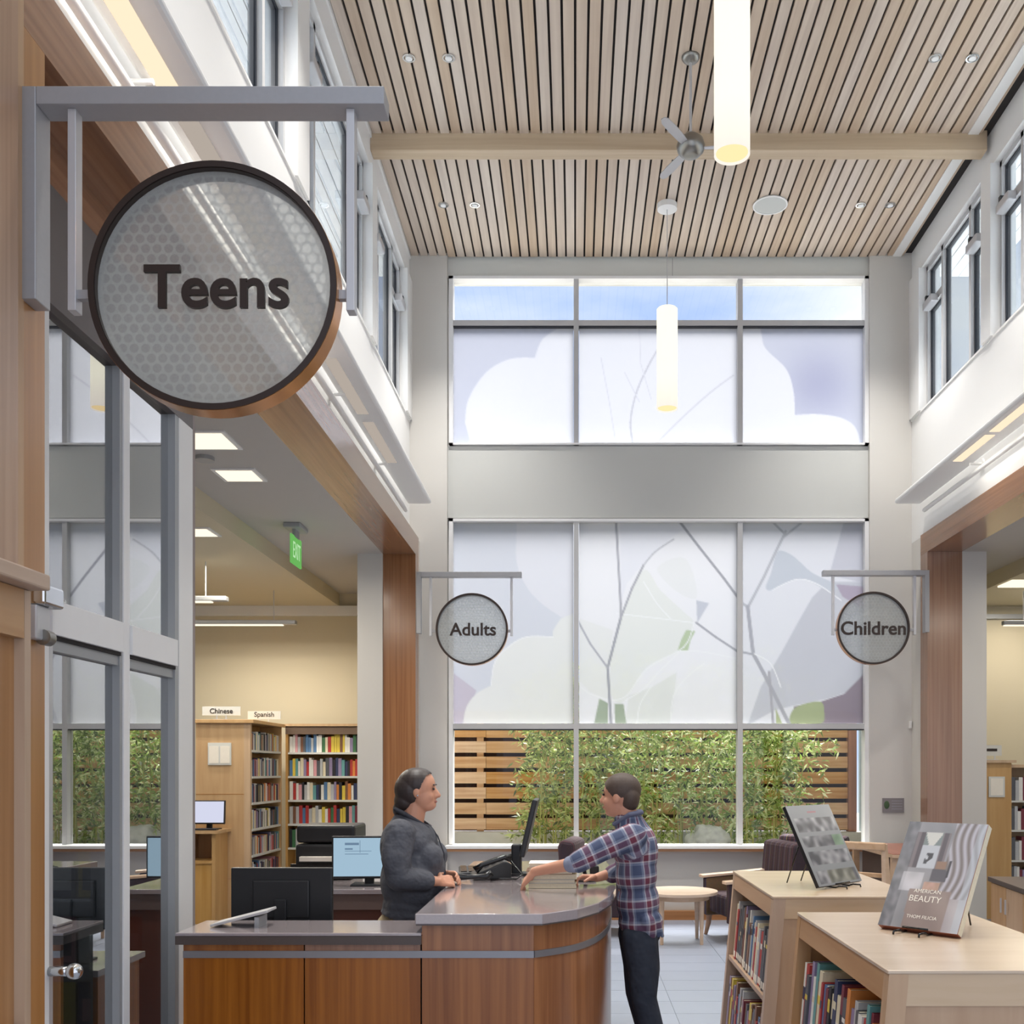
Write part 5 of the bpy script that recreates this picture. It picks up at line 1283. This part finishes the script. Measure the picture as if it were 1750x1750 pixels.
def hand(B, wrist, direction, palm_n, curl, thumb_side, spread=.35, size=1.0):
    """palm and five bent fingers; direction points to the finger tips, palm_n out of the palm"""
    w = Vector(wrist); d = Vector(direction).normalized(); n = Vector(palm_n); n = (n-d*n.dot(d)).normalized(); s = d.cross(n)*thumb_side
    S_ = size
    B.cap(w, w+d*.03*S_, .024*S_, .026*S_, flat_=(n, .75))
    c = w+d*.055*S_
    for q in (-.027, -.009, .009, .027): B.cap(w+d*.02*S_+s*q*.6*S_, w+d*.088*S_+s*q*S_, .0155*S_, .0115*S_, n=10, k=3)
    L = [.070, .080, .074, .058]
    for i, q in enumerate((.029, .010, -.010, -.029)):
        p = w+d*.088*S_+s*q*S_; dd = (d+s*(q*spread*4)).normalized(); pts = [p]; ang = 0
        for j, f in enumerate((.45, .32, .23)):
            ang += curl*(.7 if j == 0 else 1.0); v = dd*math.cos(ang)+n*math.sin(ang); pts.append(pts[-1]+v*L[i]*f*S_)
        B.chain(pts, [.0088*S_, .0084*S_, .0078*S_, .0066*S_])
    p = w+d*.025*S_+s*.024*S_; v1 = (d*.6+s*.8+n*.35).normalized(); v2 = (d*.85+s*.35+n*.45).normalized()
    B.chain([p, p+v1*.035*S_, p+v1*.035*S_+v2*.03*S_, p+v1*.035*S_+v2*.055*S_], [.014*S_, .0115*S_, .0095*S_, .0075*S_])

def head(B, c, f, scale=1.0, chin=0, wide=1.0):
    """head facing the horizontal direction f (unit vector), c = centre of the skull"""
    c = Vector(c); f = Vector(f); s = Vector((-f.y, f.x, 0)); k = scale
    rot = Matrix((f, s, Vector((0, 0, 1)))).transposed()
    E = lambda a, b, h, r: B.ell(c+f*a*k+s*b*k+Vector((0, 0, h*k)), tuple(v*k for v in r), rot)
    E(-.008, 0, .02, (.096, .076*wide, .094)); E(.020, 0, -.03, (.070, .064*wide, .085))   # skull, face
    E(.040, 0, -.078, (.042+chin, .044*wide, .036)); E(.062, 0, -.092, (.020, .020, .017))   # jaw, chin
    E(.066, 0, .022, (.022, .048, .014))                                                         # brow
    for q in (-1, 1): E(.058, q*.034, -.035, (.026, .024, .028)); E(.0, q*.074*wide, -.012, (.018, .010, .030))   # cheek, ear
    B.cap(c+(f*.082+Vector((0, 0, .008)))*k, c+(f*.103+Vector((0, 0, -.030)))*k, .009*k, .0135*k)      # nose bridge to tip
    for q in (-1, 1): E(.090, q*.012, -.034, (.010, .008, .008))
    E(.084, 0, -.058, (.010, .022, .007)); E(.081, 0, -.068, (.010, .019, .007))                  # lips
def face_parts(parent, c, f, k, lipmat, browmat):
    c = Vector(c); f = Vector(f); s = Vector((-f.y, f.x, 0)); rot = Matrix((f, s, Vector((0, 0, 1)))).transposed(); Z = Vector((0, 0, 1))
    for q in (-1, 1):
        bm = new(); sphere(bm, c+f*.083*k+s*q*.031*k+Z*.004*k, (.006*k, .013*k, .0065*k), 12, 8, rot); obj('eye', bm, M['eye'], parent, smooth='all')
        bm = new(); sphere(bm, c+f*.085*k+s*q*.033*k+Z*.026*k, (.006*k, .020*k, .004*k), 12, 8, rot); obj('eyebrow', bm, browmat, parent, smooth='all')
    bm = new(); sphere(bm, c+f*.0895*k-Z*.063*k, (.008*k, .021*k, .0065*k), 12, 8, rot); obj('mouth', bm, lipmat, parent, smooth='all')

# ---- the woman behind the desk, facing +X
W = empty('person', (-.88, 5.38, 0), 'woman in a charcoal button-up shirt standing behind the desk, hands resting on it', 'person')
hc = (-.822, 5.38, 1.574); fd = (1, 0, 0)
B = Body(); head(B, hc, fd, 1.0, .01, 1.12)
B.ell((-.775, 5.38, 1.492), (.045, .045, .024)); B.cap((-.865, 5.38, 1.38), (-.84, 5.38, 1.50), .066, .060); B.ell((-.86, 5.38, 1.33), (.11, .16, .08))
B.ell((-.85, 5.38, 1.15), (.13, .15, .22)); B.ell((-.86, 5.38, .90), (.13, .15, .13))
for s, (e, w, h) in ((-1, ((-.885, 5.135, 1.135), (-.705, 5.235, 1.108), (-.66, 5.30, 1.105))), (1, ((-.86, 5.63, 1.14), (-.70, 5.50, 1.115), (-.65, 5.45, 1.11)))):
    B.chain([(-.885, 5.38+s*.19, 1.36), e], [.048, .042]); B.chain([e, w], [.040, .026])
    d = Vector(h)-Vector(w); hand(B, w, d+Vector((.02, 0, 0)), (0, -s, -.5), .55, 1, .1, .92)
for s in (-1, 1): B.chain([(-.87, 5.38+s*.09, .88), (-.86, 5.38+s*.10, .48), (-.88, 5.38+s*.10, .08)], [.07, .05, .035]); B.cap((-.90, 5.38+s*.10, .05), (-.78, 5.38+s*.10, .035), .035, .03)
B.build('body', M['skin_w'], W, .0052, 2)
face_parts(W, hc, fd, 1.0, M['lip'], M['hair'])
B = Body()   # shirt
B.ell((-.868, 5.38, 1.30), (.145, .205, .125)); B.ell((-.845, 5.38, 1.17), (.165, .20, .16)); B.ell((-.840, 5.38, 1.04), (.160, .205, .14)); B.ell((-.862, 5.38, .975), (.148, .20, .085))
for s in (-1, 1): B.ell((-.765, 5.38+s*.085, 1.22), (.085, .09, .085)); B.ell((-.885, 5.38+s*.17, 1.365), (.075, .075, .06))
B.cap((-.89, 5.38, 1.36), (-.872, 5.38, 1.425), .10, .078)
B.ell((-.95, 5.38, 1.28), (.07, .17, .13)); B.ell((-.92, 5.38, 1.10), (.10, .18, .16))
for s, e, w in ((-1, (-.885, 5.135, 1.135), (-.765, 5.20, 1.115)), (1, (-.86, 5.63, 1.14), (-.76, 5.56, 1.125))):
    B.chain([(-.89, 5.38+s*.195, 1.35), (-.90, 5.38+s*.235, 1.24), e, w], [.082, .076, .066, .055])
B.ell((-.868, 5.38, .93), (.152, .205, .085))
sh = B.build('shirt', M['shirt_w'], W, .0068, 5, cut=lambda v: v.z > 1.446-.55*max(0, v.x+.87) or v.z < .90+.04*(v.x+.87)/.15*-1)
B = Body()
for s in (-1, 1): B.cap((-.885, 5.38+s*.078, 1.450), (-.770, 5.38+s*.045, 1.378), .013, .011, flat_=((0, 1, 0), .8)); B.cap((-.770, 5.38+s*.045, 1.378), (-.80, 5.38+s*.075, 1.372), .011, .010); B.cap((-.935, 5.38+s*.045, 1.472), (-.885, 5.38+s*.078, 1.45), .013, .013)
B.cap((-.935, 5.34, 1.472), (-.935, 5.42, 1.472), .013)
B.build('collar', M['hair'] if False else flat('collar_dark', (54, 56, 64), .8), W, .004, 2)
bm = new()
pts = [(-.770, 1.40), (-.715, 1.33), (-.682, 1.24), (-.676, 1.14), (-.680, 1.02), (-.70, .93)]
tube(bm, [(x-.006, 5.372, z) for x, z in pts], .0035, 8); obj('button_placket', bm, flat('placket_dark', (58, 60, 68), .8), W, smooth='all')
B = Body()   # trousers
B.ell((-.875, 5.38, .86), (.155, .195, .12)); B.ell((-.93, 5.38, .84), (.12, .17, .11))
for s in (-1, 1): B.chain([(-.875, 5.38+s*.095, .84), (-.865, 5.38+s*.10, .48), (-.885, 5.38+s*.10, .09)], [.105, .075, .055])
B.build('trousers', M['khaki'], W, .008, 4)
for s in (-1, 1):
    B = Body(); B.cap((-.92, 5.38+s*.10, .045), (-.76, 5.38+s*.10, .04), .045, .038); B.build('shoe', M['shoe'], W, .008, 2, cut=None)
B = Body()   # hair, pulled back
B.ell((-.832, 5.38, 1.604), (.104, .095, .087)); B.ell((-.866, 5.38, 1.575), (.084, .095, .092)); B.ell((-.893, 5.38, 1.515), (.058, .076, .062)); B.ell((-.918, 5.38, 1.47), (.040, .056, .045))
B.build('hair', M['hair'], W, .0045, 2, cut=lambda v: v.x > -.772+(.45 if v.z < 1.645 else 1.1)*(v.z-1.645))
bm = new(); sphere(bm, (-.815, 5.293, 1.545), .006); obj('earring', bm, M['chrome'], W, smooth='all')

# ---- the man at the desk, facing -X
Mn = empty('person', (.36, 5.25, 0), 'man in a plaid shirt and dark jeans leaning over the desk beside the book stack', 'person')
hc = (.232, 5.25, 1.547); a_ = math.radians(172); fd = (math.cos(math.radians(160)), math.sin(math.radians(160)), 0)
nE, nW = (-.005, 5.06, 1.215), (-.205, 5.17, 1.165); fE, fW = (.27, 5.50, 1.145), (.115, 5.44, 1.105)
B = Body(); head(B, hc, fd, .98, 0, 1.0)
B.cap((.275, 5.25, 1.37), (.255, 5.25, 1.48), .062, .058); B.ell((.30, 5.25, 1.30), (.09, .15, .08)); B.ell((.31, 5.25, 1.10), (.09, .13, .2)); B.ell((.33, 5.25, .90), (.09, .13, .12))
B.chain([(.285, 5.09, 1.35), nE, nW], [.042, .036, .024]); B.chain([(.285, 5.42, 1.34), fE, fW], [.042, .036, .024])
hand(B, nW, (-.50, .35, -.55), (.45, .3, -.75), .45, -1, .3, 1.0)
hand(B, fW, (-.9, -.25, .05), (0, -.3, -.9), .75, 1, .1, 1.0)
for hp, kn, an in (((.325, 5.17, .86), (.345, 5.15, .53), (.43, 5.14, .08)), ((.315, 5.33, .86), (.325, 5.33, .53), (.40, 5.34, .08))):
    B.chain([hp, kn, an], [.07, .05, .035]); B.cap((an[0]+.02, an[1], .045), (an[0]-.12, an[1], .035), .033, .028)
B.build('body', M['skin_m'], Mn, .0052, 2)
face_parts(Mn, hc, fd, .98, M['lip'], M['hair_m'])
B = Body()
seg = [((.30, 5.25, 1.36), (.335, 5.25, .90)), ((.285, 5.09, 1.345), nE), ((.285, 5.42, 1.335), fE)]
B.ell((.300, 5.25, 1.285), (.115, .185, .125)); B.ell((.312, 5.25, 1.15), (.108, .17, .15)); B.ell((.322, 5.25, 1.00), (.110, .165, .14)); B.ell((.335, 5.25, .90), (.115, .17, .085))
B.ell((.35, 5.25, 1.26), (.075, .15, .14)); B.cap((.30, 5.25, 1.34), (.270, 5.25, 1.425), .10, .072)
B.ell((.29, 5.10, 1.345), (.07, .07, .062)); B.ell((.29, 5.40, 1.34), (.07, .07, .062))
B.chain([(.285, 5.09, 1.345), (.14, 5.07, 1.29), (nE[0]+.02, nE[1], nE[2]+.008)], [.070, .062, .056]); B.chain([(.285, 5.42, 1.335), fE, (.20, 5.475, 1.12)], [.072, .056, .05])
B.cap((.39, 5.16, .93), (.42, 5.17, .84), .04, .03); B.cap((.36, 5.10, .92), (.38, 5.12, .86), .04, .03)
sh = B.build('shirt', M['plaid'], Mn, .0066, 4, cut=lambda v: v.z > 1.452 or v.z < .835)
# plaid coordinates: distance along and around the limb each vertex belongs to
me = sh.data; n = len(me.vertices); co = np.empty(n*3); me.vertices.foreach_get('co', co); co = co.reshape(-1, 3)+np.array(worldloc(Mn))
best = np.full(n, 9.); uv = np.zeros((n, 3))
for k, (p0, p1) in enumerate(seg):
    p0 = np.array(p0); p1 = np.array(p1); d = p1-p0; L = np.linalg.norm(d); d /= L; t = (co-p0) @ d; tc_ = np.clip(t, 0, L); q = co-p0-np.outer(tc_, d); r = np.linalg.norm(q, axis=1)/(1.45 if k == 0 else .9)
    ref = np.array([1., 0, 0]) if k == 0 else np.array([0, 0, 1.]); ref = ref-d*(ref @ d); ref /= np.linalg.norm(ref); e2 = np.cross(d, ref)
    ang = np.arctan2(q @ e2, q @ ref); R0 = .16 if k == 0 else .065
    m_ = r < best; best[m_] = r[m_]; uv[m_] = np.stack([ang*R0+5, t+5, 0*t], 1)[m_]
at_ = me.attributes.new('plaid', 'FLOAT_VECTOR', 'POINT'); at_.data.foreach_set('vector', uv.ravel())
B = Body()
for s in (-1, 1): B.cap((.335, 5.25+s*.045, 1.462), (.275, 5.25+s*.075, 1.452), .014, .013); B.cap((.275, 5.25+s*.075, 1.452), (.20, 5.25+s*.03, 1.40), .013, .011)
B.cap((.335, 5.205, 1.462), (.335, 5.295, 1.462), .014); B.build('collar', flat('slate_collar', (96, 100, 122), .85), Mn, .004, 2)
B = Body(); v = (Vector(nW)-Vector(nE)).normalized(); B.cap(Vector(nE)+v*.0, Vector(nE)+v*.018, .047, .043); B.build('rolled_cuff', flat('cuff_blue', (132, 140, 162), .85), Mn, .005, 2)
B = Body()
B.ell((.338, 5.25, .86), (.105, .155, .10))
for hp, kn, an in (((.325, 5.17, .83), (.345, 5.15, .53), (.435, 5.14, .09)), ((.315, 5.33, .83), (.325, 5.33, .53), (.405, 5.34, .09))): B.chain([hp, ((hp[0]+kn[0])/2+.010, (hp[1]+kn[1])/2, (hp[2]+kn[2])/2), kn, (kn[0]*.6+an[0]*.4+.012, kn[1], kn[2]*.6+an[2]*.4), an], [.095, .084, .066, .060, .050])
B.build('jeans', M['jeans'], Mn, .008, 4)
for an in ((.43, 5.14), (.40, 5.34)):
    B = Body(); B.cap((an[0]+.03, an[1], .045), (an[0]-.13, an[1], .038), .044, .036); B.build('shoe', M['shoe'], Mn, .008, 2)
B = Body(); f = Vector(fd); hcv = Vector(hc)
B.ell(hcv-f*.010+Vector((0, 0, .030)), (.098, .080, .087)); B.ell(hcv-f*.048+Vector((0, 0, -.012)), (.054, .070, .072))
B.build('hair', M['hair_m'], Mn, .0045, 2, cut=lambda v: (Vector((v.x, v.y, 0))-Vector((hc[0], hc[1], 0))).dot(f) > .030+.9*(v.z-hc[2]-.005))
